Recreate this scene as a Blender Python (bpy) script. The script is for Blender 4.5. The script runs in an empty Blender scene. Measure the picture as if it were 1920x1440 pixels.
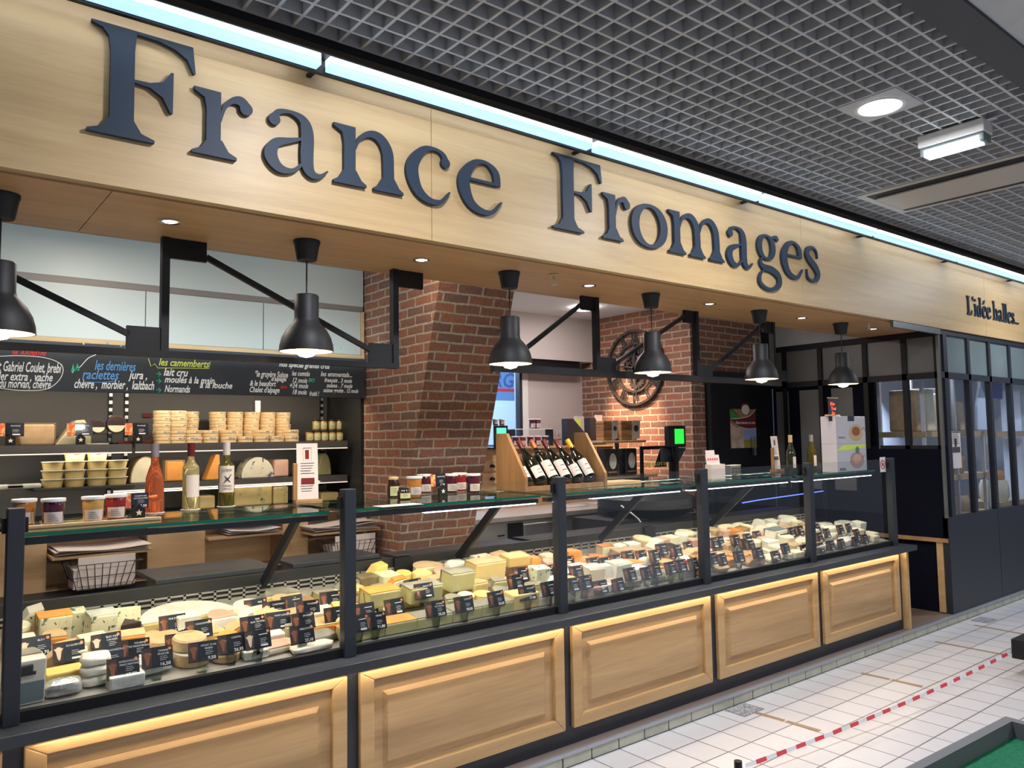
import bpy, bmesh, math, random
from mathutils import Vector, Matrix
random.seed(7)
S = bpy.context.scene
COL = S.collection
PI = math.pi
# ---------------------------------------------------------------- camera
FPX, CAMZ = 1455.4, 1.65
YAW, PIT, ROL = (math.radians(a) for a in (38.45, 3.99, -0.857))
_f = Vector((math.sin(YAW)*math.cos(PIT), math.cos(YAW)*math.cos(PIT), math.sin(PIT)))
_r = Vector((math.cos(YAW), -math.sin(YAW), 0)); _u = _r.cross(_f)
CR = _r*math.cos(ROL)+_u*math.sin(ROL); CU = -_r*math.sin(ROL)+_u*math.cos(ROL)
cd = bpy.data.cameras.new('camera'); cam = bpy.data.objects.new('camera', cd); COL.objects.link(cam)
m = Matrix((CR, CU, -_f)).transposed().to_4x4(); m.translation = (0, 0, CAMZ); cam.matrix_world = m
cd.sensor_width = 36; cd.lens = FPX/1920*36; cd.clip_start = .05; cd.clip_end = 200
S.camera = cam
def ray(px, py): return _f+CR*((px-960)/FPX)-CU*((py-720)/FPX)
def at(px, py, x=None, y=None, z=None):
    d = ray(px, py)
    t = x/d.x if x is not None else y/d.y if y is not None else (z-CAMZ)/d.z
    return Vector((0, 0, CAMZ))+d*t
# ---------------------------------------------------------------- world, exposure
vs = S.view_settings; vs.view_transform = 'Standard'; vs.look = 'None'; vs.gamma = 1; vs.use_curve_mapping = False
vs.exposure = 0.0
w = bpy.data.worlds.new('hall_light'); S.world = w; w.use_nodes = True
bg = w.node_tree.nodes['Background']; bg.inputs[0].default_value = (.62, .72, .9, 1); bg.inputs[1].default_value = .2
def lamp(name, kind, loc, energy, color=(1, 1, 1), target=None, size=.1, size_y=None, spot=None, blend=.6):
    l = bpy.data.lights.new(name, kind); l.energy = energy; l.color = color
    o = bpy.data.objects.new(name, l); COL.objects.link(o); o.location = loc
    if kind == 'AREA':
        l.shape = 'RECTANGLE' if size_y else 'DISK'; l.size = size
        if size_y: l.size_y = size_y
    elif kind == 'SPOT': l.spot_size = math.radians(spot or 80); l.spot_blend = blend; l.shadow_soft_size = size
    else: l.shadow_soft_size = size
    if target is not None: o.rotation_euler = (Vector(target)-Vector(loc)).to_track_quat('-Z', 'Y').to_euler()
    return o
WARM = (1, .72, .45); NEUT = (1, .87, .7); COOL = (.72, .86, 1)
# hall downlights: one in view, the unseen rest added to brighten the hall
for x, y in ((3.84, 1.82), (1.44, 1.82), (6.24, .6), (8.6, 1.82), (2.0, -1.4), (5, -1.4), (8.5, -1.4)):
    lamp('hall_downlight_and_fill', 'AREA', (x, y, 3.27), 50, (.93, .95, 1), (x, y, 0), .17)
# fascia tubes
for k in range(7):
    lamp('fascia_tube_lamp', 'AREA', (.55+1.5*k, 2.885, 3.20), 1.15, (.9, .95, 1), (.55+1.5*k, 3.02, 2.75), 1.36, .02)
    lamp('fascia_tube_lamp', 'AREA', (.55+1.5*k, 2.83, 3.14), .9, (.75, .87, 1), (.55+1.5*k, 2.83, 0), 1.4, .03)
# counter plinth strip under the ledge
lamp('ledge_strip_lamp', 'AREA', (3.4, 3.0, .69), 6.5, (1, .8, .55), (3.4, 3.06, 0), 6.0, .012)
# display case tubes under the front edge of the glass shelf
for k in range(5):
    lamp('case_tube_lamp', 'AREA', (.93+1.213*k, 3.225, 1.292), (5.8, 5.8, 6, 5.6, 4)[k], (1, .87, .66), (.93+1.213*k, 3.45, .8), 1.1, .03)
# wall fridge lighting, cabinet uplight, window, cheese room
lamp('fridge_canopy_lamp', 'AREA', (1.2, 5.24, 1.99), 11.5, (1, .86, .68), (1.2, 5.6, 1.3), 2.8, .05)
lamp('fridge_shelf_lamp', 'AREA', (.9, 5.36, 1.585), 4.5, (1, .88, .7), (.9, 5.52, 1.3), 3.0, .03)
lamp('fridge_shelf_lamp', 'AREA', (1.6, 5.37, 1.36), 3, (1, .9, .7), (1.6, 5.46, 1.1), 1.7, .03)
lamp('cabinet_uplight', 'AREA', (1.1, 4.98, 2.22), 4.5, (.8, .93, .97), (1.1, 5.2, 2.7), 3.2, .05)
lamp('window_daylight', 'AREA', (4.3, 7.0, 2.75), 40, (.5, .7, 1), (4.1, 5.9, 1.6), .9, .5)
lamp('street_daylight', 'AREA', (4.5, 7.2, 4.4), 420, (.62, .8, 1), (5.2, 9.2, 1.6), 3, 1)
lamp('cheese_room_lamp', 'AREA', (9.35, 4.1, 2.35), 42, (.7, .8, 1), (8.4, 3.9, 1.2), .25, 1.2)
lamp('cheese_room_lamp', 'AREA', (8.0, 3.9, 2.45), 9, (.8, .85, 1), (8.0, 3.8, 1.0), .3, .8)
lamp('clock_wall_lamp', 'SPOT', (5.1, 5.35, 2.85), 330, (1, .68, .42), (5.91, 5.45, 1.75), .04, spot=44, blend=.95)
lamp('back_room_fill', 'AREA', (4.6, 5.0, 2.88), 34, (1, .87, .82), (4.6, 5.0, 0), .3)  # this and the next two: unseen fill added to brighten the back room
lamp('back_room_fill', 'AREA', (.9, 4.35, 2.88), 17, (1, .88, .76), (.9, 4.35, 0), .3)
lamp('back_room_fill', 'AREA', (2.3, 3.95, 2.88), 5, (1, .85, .7), (2.9, 4.4, .6), .2)
# ---------------------------------------------------------------- materials
M = {}
def newmat(n):
    m = bpy.data.materials.new(n); m.use_nodes = True; M[n] = m
    nt = m.node_tree; return m, nt, nt.nodes['Principled BSDF']
def N(nt, t, **k):
    n = nt.nodes.new(t)
    for a, b in k.items():
        if a in n.inputs: n.inputs[a].default_value = b
        else: setattr(n, a, b)
    return n
def L(nt, a, b): nt.links.new(a, b)
def coords(nt, scale=(1, 1, 1), uv=False):
    tc = N(nt, 'ShaderNodeTexCoord'); mp = N(nt, 'ShaderNodeMapping'); mp.inputs['Scale'].default_value = scale
    L(nt, tc.outputs['UV' if uv else 'Object'], mp.inputs[0]); return mp.outputs[0]
def ramp(nt, src, stops):
    r = N(nt, 'ShaderNodeValToRGB'); el = r.color_ramp.elements
    while len(el) < len(stops): el.new(.5)
    for e, (p, c) in zip(el, stops): e.position = p; e.color = (*c, 1)
    L(nt, src, r.inputs[0]); return r.outputs[0]
def mat(n, c, rough=.5, metal=0, c2=None, ns=8, lo=.35, hi=.65, bump=0, bs=30, emit=0, stretch=(1, 1, 1), spec=.5, sss=0, coat=0):
    m, nt, b = newmat(n)
    b.inputs['Base Color'].default_value = (*c, 1); b.inputs['Roughness'].default_value = rough; b.inputs['Metallic'].default_value = metal
    b.inputs['Specular IOR Level'].default_value = spec; b.inputs['Coat Weight'].default_value = coat
    if c2:
        no = N(nt, 'ShaderNodeTexNoise', Scale=ns, Detail=4.0); L(nt, coords(nt, stretch), no.inputs['Vector'])
        L(nt, ramp(nt, no.outputs[0], [(lo, c), (hi, c2)]), b.inputs['Base Color'])
    if bump:
        no = N(nt, 'ShaderNodeTexNoise', Scale=bs, Detail=5.0); L(nt, coords(nt, stretch), no.inputs['Vector'])
        bp = N(nt, 'ShaderNodeBump', Strength=bump, Distance=.01); L(nt, no.outputs[0], bp.inputs['Height']); L(nt, bp.outputs[0], b.inputs['Normal'])
    if emit: b.inputs['Emission Color'].default_value = (*c, 1); b.inputs['Emission Strength'].default_value = emit
    if sss: b.inputs['Subsurface Weight'].default_value = sss; b.inputs['Subsurface Radius'].default_value = (.01, .008, .005); b.inputs['Subsurface Scale'].default_value = .3
    return m
def wood(n, c, c2, axis='X', rough=.45, sc=1.0, bump=.05):
    m, nt, b = newmat(n); st = {'X': (.5, 9, 9), 'Y': (9, .5, 9), 'Z': (9, 9, .5)}[axis]
    co = coords(nt, tuple(s*sc for s in st))
    no = N(nt, 'ShaderNodeTexNoise', Scale=1.6, Detail=6.0, Distortion=.6); L(nt, co, no.inputs['Vector'])
    n2 = N(nt, 'ShaderNodeTexNoise', Scale=14.0, Detail=3.0); L(nt, co, n2.inputs['Vector'])
    mx = N(nt, 'ShaderNodeMath', operation='MULTIPLY_ADD'); mx.inputs[1].default_value = .35
    L(nt, n2.outputs[0], mx.inputs[0]); L(nt, no.outputs[0], mx.inputs[2])
    L(nt, ramp(nt, mx.outputs[0], [(.42, c2), (.85, c)]), b.inputs['Base Color']); b.inputs['Roughness'].default_value = rough
    bp = N(nt, 'ShaderNodeBump', Strength=bump, Distance=.004); L(nt, mx.outputs[0], bp.inputs['Height']); L(nt, bp.outputs[0], b.inputs['Normal'])
    return m
wood('oak_fascia', (.57, .4, .2), (.45, .3, .145))
wood('oak_soffit', (.6, .35, .16), (.48, .27, .12))
wood('oak_panel', (.54, .35, .17), (.33, .2, .09), sc=.55)
wood('oak_frame', (.55, .36, .17), (.43, .26, .11))
wood('oak_rack', (.31, .175, .075), (.2, .105, .04), axis='Z')
wood('oak_cabinet', (.5, .32, .17), (.38, .23, .11))
wood('pale_wood', (.6, .44, .24), (.45, .3, .15), sc=2)
wood('box_wood', (.78, .58, .32), (.6, .4, .19), sc=3, rough=.6)
wood('floor_wood', (.24, .17, .12), (.15, .1, .075), rough=.4)
mat('black', (.007, .007, .009), .5, bump=.04, bs=300, spec=.35); mat('panel_black', (.004, .005, .011), .8, spec=.08); mat('rail_metal', (.2, .22, .22), .35, .8); mat('carton', (.52, .5, .53), .6); mat('worktop_steel', (.6, .57, .56), .38, .35)
mat('anthracite', (.022, .025, .034), .45, bump=.03, bs=200)
mat('ledge_top', (.05, .055, .066), .35, c2=(.032, .035, .043), ns=3, stretch=(.5, 4, 1))
mat('letter', (.02, .034, .058), .55, spec=.3)
mat('shade_black', (.009, .009, .011), .55)
mat('shade_inner', (.95, .9, .8), .5)
mat('bulb', (1, .62, .32), .3, emit=14)
mat('spot_glow', (1, .93, .85), .3, emit=22)
mat('led_cool', (.42, .7, 1), .3, emit=1.15); mat('led_tube', (.85, .95, 1), .3, emit=3)
mat('led_white', (.86, .97, 1), .3, emit=7)
mat('led_warm', (1, .8, .5), .3, emit=5)
mat('hall_glow', (.93, .92, 1), .3, emit=9)
mat('chrome', (.7, .7, .7), .18, 1)
mat('steel', (.68, .66, .65), .34, .85, bump=.02, bs=80, stretch=(1, 30, 30))
mat('grille_metal', (.42, .4, .37), .42, .5)
mat('grid', (.46, .47, .49), .55)
mat('grid_dark', (.02, .02, .024), .9)
mat('beam_dark', (.06, .06, .07), .7)
mat('plaster', (.5, .52, .54), .8, c2=(.42, .44, .46), ns=5)
mat('white_ceiling', (.72, .74, .78), .8)
mat('lilac_wall', (.52, .47, .46), .75)
mat('cabinet_white', (.46, .52, .52), .45)
mat('cabinet_rail', (.2, .18, .17), .5)
mat('chalkboard', (.02, .028, .038), .6, c2=(.032, .042, .054), ns=3)
mat('chalk', (.85, .9, .92), .9); mat('chalk_blue', (.12, .35, .75), .9); mat('chalk_red', (.65, .06, .05), .9)
mat('chalk_green', (.05, .5, .32), .9); mat('chalk_yellow', (.6, .72, .15), .9)
mat('fridge_grey', (.09, .085, .08), .5, c2=(.11, .105, .1), ns=2); mat('fridge_dark', (.02, .02, .02), .5)
mat('white', (.75, .74, .72), .5); mat('paper', (.58, .53, .53), .7); mat('paper_pink', (.62, .53, .5), .75, bump=.15, bs=12)
mat('card', (.014, .016, .022), .25, coat=.5); mat('card_print', (.7, .7, .72), .5); mat('cow', (.22, .07, .03), .5, c2=(.42, .22, .12), ns=60, lo=.5, hi=.68); mat('cow_field', (.07, .03, .02), .5, c2=(.02, .015, .015), ns=30); mat('shelf_led', (1, .86, .76), .3, emit=.65)
mat('cow_white', (.7, .55, .42), .5); mat('seal', (.75, .22, .06), .5)
mat('cord', (.02, .02, .02), .6); mat('red', (.6, .04, .05), .5); mat('dark_red', (.16, .015, .012), .25, coat=.5)
mat('capsule_red', (.13, .012, .018), .35); mat('fruit', (.6, .1, .05), .5, c2=(.62, .42, .14), ns=45, lo=.47, hi=.55); mat('capsule_white', (.62, .57, .56), .4); mat('capsule_grey', (.25, .22, .25), .35)
mat('capsule_copper', (.5, .16, .07), .35, .4); mat('capsule_yellow', (.85, .5, .02), .4); mat('capsule_gold', (.6, .45, .2), .4)
mat('wine_dark', (.006, .008, .006), .06, coat=1); mat('label', (.56, .51, .49), .6); mat('ink', (.05, .05, .06), .6)
mat('jam_amber', (.42, .17, .035), .15, coat=1); mat('jam_plum', (.06, .008, .02), .12, coat=1); mat('jam_honey', (.5, .27, .06), .15, coat=1)
mat('jam_red', (.2, .012, .012), .15, coat=1); mat('honey_dark', (.03, .012, .01), .15, coat=1); mat('label_green', (.55, .55, .3), .6); mat('lid_black', (.03, .025, .02), .3)
mat('green_screen', (.02, .95, .05), .4, emit=1.4); mat('screen_mint', (.1, .7, .45), .4, emit=.8); mat('neon_blue', (.08, .12, 1), .3, emit=5)
mat('orange_text', (1, .12, .05), .5, emit=1.0); mat('lime', (.65, .8, .1), .6)
mat('green_felt', (.005, .14, .06), .95, c2=(.01, .2, .09), ns=60, bump=.8, bs=250); mat('grey_trim', (.13, .13, .14), .5); mat('tray_side', (.05, .06, .05), .6)
mat('kerb', (.4, .4, .32), .5, c2=(.48, .48, .39), ns=9); mat('joint', (.03, .03, .03), .9); mat('nosing', (.42, .44, .48), .35, .6); mat('step_top', (.17, .13, .12), .6)
mat('tape_brown', (.3, .2, .12), .6); mat('tape_red', (.7, .06, .08), .5); mat('tape_white', (.8, .8, .82), .5); mat('grate', (.16, .17, .2), .5, c2=(.5, .5, .52), ns=120, lo=.48, hi=.55)
mat('navy', (.012, .016, .04), .7); mat('iron', (.05, .05, .055), .45, .6, c2=(.12, .1, .09), ns=20)
mat('frost', (.17, .22, .225), .3, c2=(.14, .18, .19), ns=2); mat('frost_dim', (.13, .135, .13), .35)
mat('room_wall', (.62, .66, .74), .6); mat('blue_bag', (.03, .05, .3), .4); mat('cloth_white', (.72, .78, .88), .8)
mat('sky_view', (.3, .5, .85), .9); mat('shop_white', (.65, .75, .85), .8); mat('shop_blue', (.15, .25, .45), .8); mat('shop_sign_text', (.05, .1, .28), .8)
mat('cracker', (.42, .22, .09), .7, c2=(.2, .09, .03), ns=3, stretch=(1, 1, 30), lo=.45, hi=.55); mat('poster_wine', (.16, .018, .012), .5); mat('poster_green', (.03, .28, .05), .5)
mat('poster_cream', (.6, .5, .38), .5, c2=(.4, .28, .18), ns=14); mat('poster_sky', (.25, .33, .6), .5); mat('poster_field', (.3, .27, .05), .5)
mat('stove_pink', (.42, .28, .26), .4); mat('broccoli', (.1, .2, .12), .8); mat('stew', (.3, .1, .03), .5)
mat('plastic_tub', (.62, .6, .5), .25); mat('cassette', (.46, .42, .36), .4); mat('black_clip', (.01, .01, .01), .4)
# cheese pastes and rinds
def cheese_mat(n, c, c2=None, vein=None, ns=22, rough=.5):
    m, nt, b = newmat(n); co = coords(nt); b.inputs['Roughness'].default_value = rough
    no = N(nt, 'ShaderNodeTexNoise', Scale=14.0, Detail=5.0); L(nt, co, no.inputs['Vector'])
    base = ramp(nt, no.outputs[0], [(.3, c), (.7, c2 or tuple(v*.85 for v in c))])
    if vein:
        v = N(nt, 'ShaderNodeTexNoise', Scale=float(ns)*1.6, Detail=3.0, Roughness=.6); L(nt, co, v.inputs['Vector'])
        r = ramp(nt, v.outputs[0], [(.57, (0, 0, 0)), (.62, (1, 1, 1))])
        mx = N(nt, 'ShaderNodeMix', data_type='RGBA'); L(nt, r, mx.inputs[0]); L(nt, base, mx.inputs[6]); mx.inputs[7].default_value = (*vein, 1); base = mx.outputs[2]
    L(nt, base, b.inputs['Base Color'])
    bp = N(nt, 'ShaderNodeBump', Strength=.25, Distance=.004); L(nt, no.outputs[0], bp.inputs['Height']); L(nt, bp.outputs[0], b.inputs['Normal'])
    return m
cheese_mat('paste_yellow', (.72, .55, .23)); cheese_mat('paste_pale', (.74, .66, .42)); cheese_mat('paste_cream', (.8, .72, .52)); cheese_mat('paste_white', (.8, .77, .66))
cheese_mat('paste_green', (.5, .46, .22)); cheese_mat('paste_gold', (.78, .55, .15)); cheese_mat('blue_vein', (.68, .66, .48), vein=(.05, .1, .09)); cheese_mat('blue_cream', (.76, .69, .46), vein=(.12, .16, .13), ns=30)
cheese_mat('rind_white', (.76, .7, .62), (.62, .52, .44)); cheese_mat('rind_brown', (.4, .24, .1), (.25, .14, .06)); cheese_mat('rind_orange', (.72, .3, .07), (.6, .2, .05)); cheese_mat('rind_grey', (.3, .27, .22), (.18, .16, .13))
cheese_mat('rind_dark', (.05, .02, .02), (.02, .01, .01)); cheese_mat('rind_tan', (.6, .42, .24), (.48, .3, .15)); cheese_mat('ash', (.12, .12, .12), (.35, .34, .32)); cheese_mat('pink_rind', (.66, .42, .32), (.55, .3, .22))
cheese_mat('pepper', (.12, .09, .05), (.3, .22, .1)); cheese_mat('nut', (.45, .26, .1), (.25, .12, .04)); cheese_mat('marble', (.72, .66, .5), vein=(.1, .1, .13), ns=12); cheese_mat('orange_paste', (.8, .33, .06))
mat('film', (.75, .75, .7), .12, c2=(.55, .55, .5), ns=14, bump=.9, bs=16, coat=1); mat('foil', (.6, .58, .55), .25, .6, bump=1, bs=25)
def glass(n, tint, refl=1.0):
    m = bpy.data.materials.new(n); m.use_nodes = True; nt = m.node_tree; nt.nodes.remove(nt.nodes['Principled BSDF']); M[n] = m
    out = nt.nodes['Material Output']; t = N(nt, 'ShaderNodeBsdfTransparent'); t.inputs[0].default_value = (*tint, 1)
    g = N(nt, 'ShaderNodeBsdfGlossy'); g.inputs['Roughness'].default_value = .01
    f = N(nt, 'ShaderNodeFresnel', IOR=1.45); k = N(nt, 'ShaderNodeMath', operation='MULTIPLY'); k.inputs[1].default_value = refl
    mx = N(nt, 'ShaderNodeMixShader'); L(nt, f.outputs[0], k.inputs[0]); L(nt, k.outputs[0], mx.inputs[0]); L(nt, t.outputs[0], mx.inputs[1]); L(nt, g.outputs[0], mx.inputs[2]); L(nt, mx.outputs[0], out.inputs[0])
glass('pane', (.98, .99, .985), .22); glass('shelf_glass', (.7, .82, .77), .8); glass('window_glass', (.93, .96, 1), .3); glass('jar_glass', (.9, .95, .92), 1)
mat('glass_edge', (.0, .12, .07), .1, coat=1)
def liquid(n, c, tr=.8):
    m, nt, b = newmat(n); b.inputs['Base Color'].default_value = (*c, 1); b.inputs['Roughness'].default_value = .03; b.inputs['Transmission Weight'].default_value = tr; b.inputs['IOR'].default_value = 1.35
liquid('rose_wine', (.95, .27, .12)); liquid('white_wine', (.95, .85, .45)); liquid('green_wine', (.24, .22, .05)); mat('bottle_green', (.02, .025, .01), .05, coat=1); liquid('clear_plastic', (.95, .97, .95), .9)
# brick with UVs in metres
m, nt, b = newmat('brick')
uv = coords(nt, uv=True); dn = N(nt, 'ShaderNodeTexNoise', Scale=9.0, Detail=3.0); L(nt, uv, dn.inputs['Vector'])
sb = N(nt, 'ShaderNodeVectorMath', operation='SUBTRACT'); sb.inputs[1].default_value = (.5, .5, .5); L(nt, dn.outputs['Color'], sb.inputs[0])
sc = N(nt, 'ShaderNodeVectorMath', operation='SCALE'); sc.inputs['Scale'].default_value = .018; L(nt, sb.outputs[0], sc.inputs[0])
ad = N(nt, 'ShaderNodeVectorMath', operation='ADD'); L(nt, uv, ad.inputs[0]); L(nt, sc.outputs[0], ad.inputs[1])
bt = N(nt, 'ShaderNodeTexBrick'); L(nt, ad.outputs[0], bt.inputs['Vector'])
for k, v in {'Scale': 1.0, 'Mortar Size': .009, 'Mortar Smooth': .25, 'Bias': -.1, 'Brick Width': .205, 'Row Height': .0665}.items(): bt.inputs[k].default_value = v
bt.inputs['Color1'].default_value = (.31, .125, .075, 1); bt.inputs['Color2'].default_value = (.17, .1, .08, 1); bt.inputs['Mortar'].default_value = (.43, .34, .255, 1)
n2 = N(nt, 'ShaderNodeTexNoise', Scale=45.0, Detail=5.0); L(nt, uv, n2.inputs['Vector'])
mx = N(nt, 'ShaderNodeMix', data_type='RGBA', blend_type='OVERLAY'); mx.inputs[0].default_value = .5; L(nt, bt.outputs[0], mx.inputs[6]); L(nt, n2.outputs[0], mx.inputs[7]); L(nt, mx.outputs[2], b.inputs['Base Color'])
b.inputs['Roughness'].default_value = .85
hm = N(nt, 'ShaderNodeMath', operation='MULTIPLY_ADD'); hm.inputs[1].default_value = -1.0; L(nt, bt.outputs['Fac'], hm.inputs[0]); hh = N(nt, 'ShaderNodeMath', operation='MULTIPLY'); hh.inputs[1].default_value = .5; L(nt, n2.outputs[0], hh.inputs[0]); L(nt, hh.outputs[0], hm.inputs[2])
bp = N(nt, 'ShaderNodeBump', Strength=.9, Distance=.012); L(nt, hm.outputs[0], bp.inputs['Height']); L(nt, bp.outputs[0], b.inputs['Normal'])
# floor tiles
m, nt, b = newmat('floor_tile')
tc = N(nt, 'ShaderNodeTexCoord'); mp = N(nt, 'ShaderNodeMapping'); mp.inputs['Location'].default_value = (-.058, -.185, 0); L(nt, tc.outputs['Object'], mp.inputs[0])
bt = N(nt, 'ShaderNodeTexBrick', offset=0.0); L(nt, mp.outputs[0], bt.inputs['Vector'])
for k, v in {'Scale': 1.0, 'Mortar Size': .0038, 'Mortar Smooth': .1, 'Brick Width': .2, 'Row Height': .2}.items(): bt.inputs[k].default_value = v
bt.inputs['Color1'].default_value = (.62, .62, .655, 1); bt.inputs['Color2'].default_value = (.57, .57, .605, 1); bt.inputs['Mortar'].default_value = (.12, .12, .12, 1)
L(nt, bt.outputs[0], b.inputs['Base Color']); b.inputs['Roughness'].default_value = .28
bp = N(nt, 'ShaderNodeBump', Strength=.3, Distance=.002); bp.invert = True; L(nt, bt.outputs['Fac'], bp.inputs['Height']); L(nt, bp.outputs[0], b.inputs['Normal'])
# ---------------------------------------------------------------- mesh helpers
class MB:
    def __init__(s): s.v = []; s.f = []; s.uv = None
    def add(s, vs, fs):
        o = len(s.v); s.v += [tuple(v) for v in vs]; s.f += [tuple(i+o for i in f) for f in fs]; return s
    def box(s, x0, x1, y0, y1, z0, z1, T=None):
        vs = [Vector((x, y, z)) for z in (z0, z1) for y in (y0, y1) for x in (x0, x1)]
        if T is not None: vs = [T @ v for v in vs]
        return s.add(vs, [(0, 2, 3, 1), (4, 5, 7, 6), (0, 1, 5, 4), (2, 6, 7, 3), (0, 4, 6, 2), (1, 3, 7, 5)])
    def cb(s, c, d, T=None): return s.box(c[0]-d[0]/2, c[0]+d[0]/2, c[1]-d[1]/2, c[1]+d[1]/2, c[2]-d[2]/2, c[2]+d[2]/2, T)
    def prism(s, poly, h0, h1, plane='xy', T=None):
        n = len(poly); P = {'xy': lambda a, b, h: (a, b, h), 'xz': lambda a, b, h: (a, h, b), 'yz': lambda a, b, h: (h, a, b)}[plane]
        vs = [Vector(P(a, b, h)) for h in (h0, h1) for a, b in poly]
        if T is not None: vs = [T @ v for v in vs]
        return s.add(vs, [tuple(range(n))[::-1], tuple(range(n, 2*n))]+[(i, (i+1) % n, (i+1) % n+n, i+n) for i in range(n)])
    def lathe(s, prof, c=(0, 0, 0), seg=24, T=None, arc=None):
        n = len(prof); vs = []; full = arc is None; a0, a1 = arc or (0, 2*PI); k = seg if full else seg+1
        for i in range(k):
            a = a0+(a1-a0)*i/seg
            vs += [Vector((c[0]+r*math.cos(a), c[1]+r*math.sin(a), c[2]+z)) for r, z in prof]
        if T is not None: vs = [T @ v for v in vs]
        fs = []
        for i in range(seg):
            j = (i+1) % k
            for q in range(n-1): fs.append((i*n+q, j*n+q, j*n+q+1, i*n+q+1))
        return s.add(vs, fs)
    def tube(s, a, b, r, seg=10, r2=None):
        a = Vector(a); b = Vector(b); d = (b-a); Lh = d.length; T = Matrix.Translation(a) @ d.to_track_quat('Z', 'Y').to_matrix().to_4x4()
        r2 = r if r2 is None else r2
        return s.lathe([(0, 0), (r, 0), (r2, Lh), (0, Lh)], seg=seg, T=T)
    def bar(s, a, b, w, h, up=(0, 0, 1)):
        a = Vector(a); b = Vector(b); d = b-a; z = d.normalized(); x = Vector(up).cross(z).normalized(); y = z.cross(x)
        T = Matrix((x, y, z)).transposed().to_4x4(); T.translation = a
        return s.box(-w/2, w/2, -h/2, h/2, 0, d.length, T)
    def stroke(s, pts, y0, y1, closed=False, sub=6, T=lambda p: p):
        P = []
        n = len(pts); rng = range(n if closed else n-1)
        for i in rng:
            g = lambda k: pts[k % n] if closed else pts[min(max(k, 0), n-1)]
            p0, p1, p2, p3 = g(i-1), g(i), g(i+1), g(i+2)
            for q in range(sub):
                t = q/sub
                P.append(tuple(.5*((2*b)+(c-a)*t+(2*a-5*b+4*c-d)*t*t+(3*b-a-3*c+d)*t**3) for a, b, c, d in zip(p0, p1, p2, p3)))
        if not closed: P.append(pts[-1])
        k = len(P); vs = []
        for i in range(k):
            a = P[(i-1) % k] if closed or i > 0 else P[i]; b = P[(i+1) % k] if closed or i < k-1 else P[i]
            dx, dz = b[0]-a[0], b[1]-a[1]; l = math.hypot(dx, dz) or 1; nx, nz = -dz/l, dx/l; h = max(P[i][2], .004)/2
            for y in (y0, y1):
                for sg in (1, -1):
                    X, Z = T((P[i][0]+sg*nx*h, P[i][1]+sg*nz*h)); vs.append((X, y, Z))
        fs = []
        for i in range(k if closed else k-1):
            a = i*4; b = ((i+1) % k)*4
            fs += [(a, a+1, b+1, b), (a+2, b+2, b+3, a+3), (a, b, b+2, a+2), (a+1, a+3, b+3, b+1)]
        if not closed: e = (k-1)*4; fs += [(0, 2, 3, 1), (e, e+1, e+3, e+2)]
        return s.add(vs, fs)
    def mesh(s, name, mt):
        me = bpy.data.meshes.new(name); me.from_pydata(s.v, [], s.f)
        bm = bmesh.new(); bm.from_mesh(me); bmesh.ops.recalc_face_normals(bm, faces=bm.faces); bm.to_mesh(me); bm.free()
        me.materials.append(M[mt] if isinstance(mt, str) else mt); return me
    def build(s, name, mt, parent=None, smooth=False, bevel=0, loc=None, **tags):
        return link(name, s.mesh(name, mt), parent, smooth, bevel, loc, **tags)
def link(name, me, parent=None, smooth=False, bevel=0, loc=None, **tags):
    o = bpy.data.objects.new(name, me); COL.objects.link(o)
    if parent is not None: o.parent = parent
    if loc is not None: o.location = loc
    if smooth:
        for p in me.polygons: p.use_smooth = True
        try: me.set_sharp_from_angle(angle=math.radians(40))
        except Exception: pass
    if bevel:
        b = o.modifiers.new('bevel', 'BEVEL'); b.width = bevel; b.segments = 2; b.limit_method = 'ANGLE'
    for k, v in tags.items(): o[k] = v
    return o
def thing(name, label, cat, loc=(0, 0, 0), rz=0, group=None):
    o = bpy.data.objects.new(name, None); COL.objects.link(o); o.location = loc; o.rotation_euler = (0, 0, rz); o.empty_display_size = .05
    o['label'] = label; o['category'] = cat
    if group: o['group'] = group
    return o
def tag(o, label, cat, group=None):
    o['label'] = label; o['category'] = cat
    if group: o['group'] = group
    return o
def struct(o): o['kind'] = 'structure'; return o
def kids(o): return [c for c in bpy.data.objects if c.parent == o]
def dup(root, loc, rz=None, label=None, group=None):
    r = root.copy(); COL.objects.link(r); r.location = loc
    if rz is not None: r.rotation_euler = (0, 0, rz)
    if label: r['label'] = label
    if group: r['group'] = group
    for ch in kids(root):
        c = ch.copy(); COL.objects.link(c); c.parent = r
        for g in kids(ch):
            d = g.copy(); COL.objects.link(d); d.parent = c
    return r
def text(s, name, mt, loc, size, parent=None, rot=(PI/2, 0, 0), shear=0, ext=.0006, off=0, width=None, align='LEFT', **tags):
    c = bpy.data.curves.new(name, 'FONT'); c.body = s; c.size = size; c.shear = shear; c.extrude = ext; c.offset = off; c.align_x = align; c.resolution_u = 2
    t = bpy.data.objects.new(name, c); COL.objects.link(t); bpy.context.view_layer.update()
    me = bpy.data.meshes.new_from_object(t.evaluated_get(bpy.context.evaluated_depsgraph_get())); bpy.data.objects.remove(t)
    me.name = name; me.materials.clear(); me.materials.append(M[mt])
    if width:
        xs = [v.co.x for v in me.vertices]
        if xs:
            k = width/max(max(xs)-min(xs), 1e-6)
            for v in me.vertices: v.co.x *= k
    o = link(name, me, parent, loc=loc, **tags); o.rotation_euler = rot; return o
def ngon(c, r, n, rot=0, ry=None): return [(c[0]+r*math.cos(rot+2*PI*i/n), c[1]+(ry or r)*math.sin(rot+2*PI*i/n)) for i in range(n)]
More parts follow.
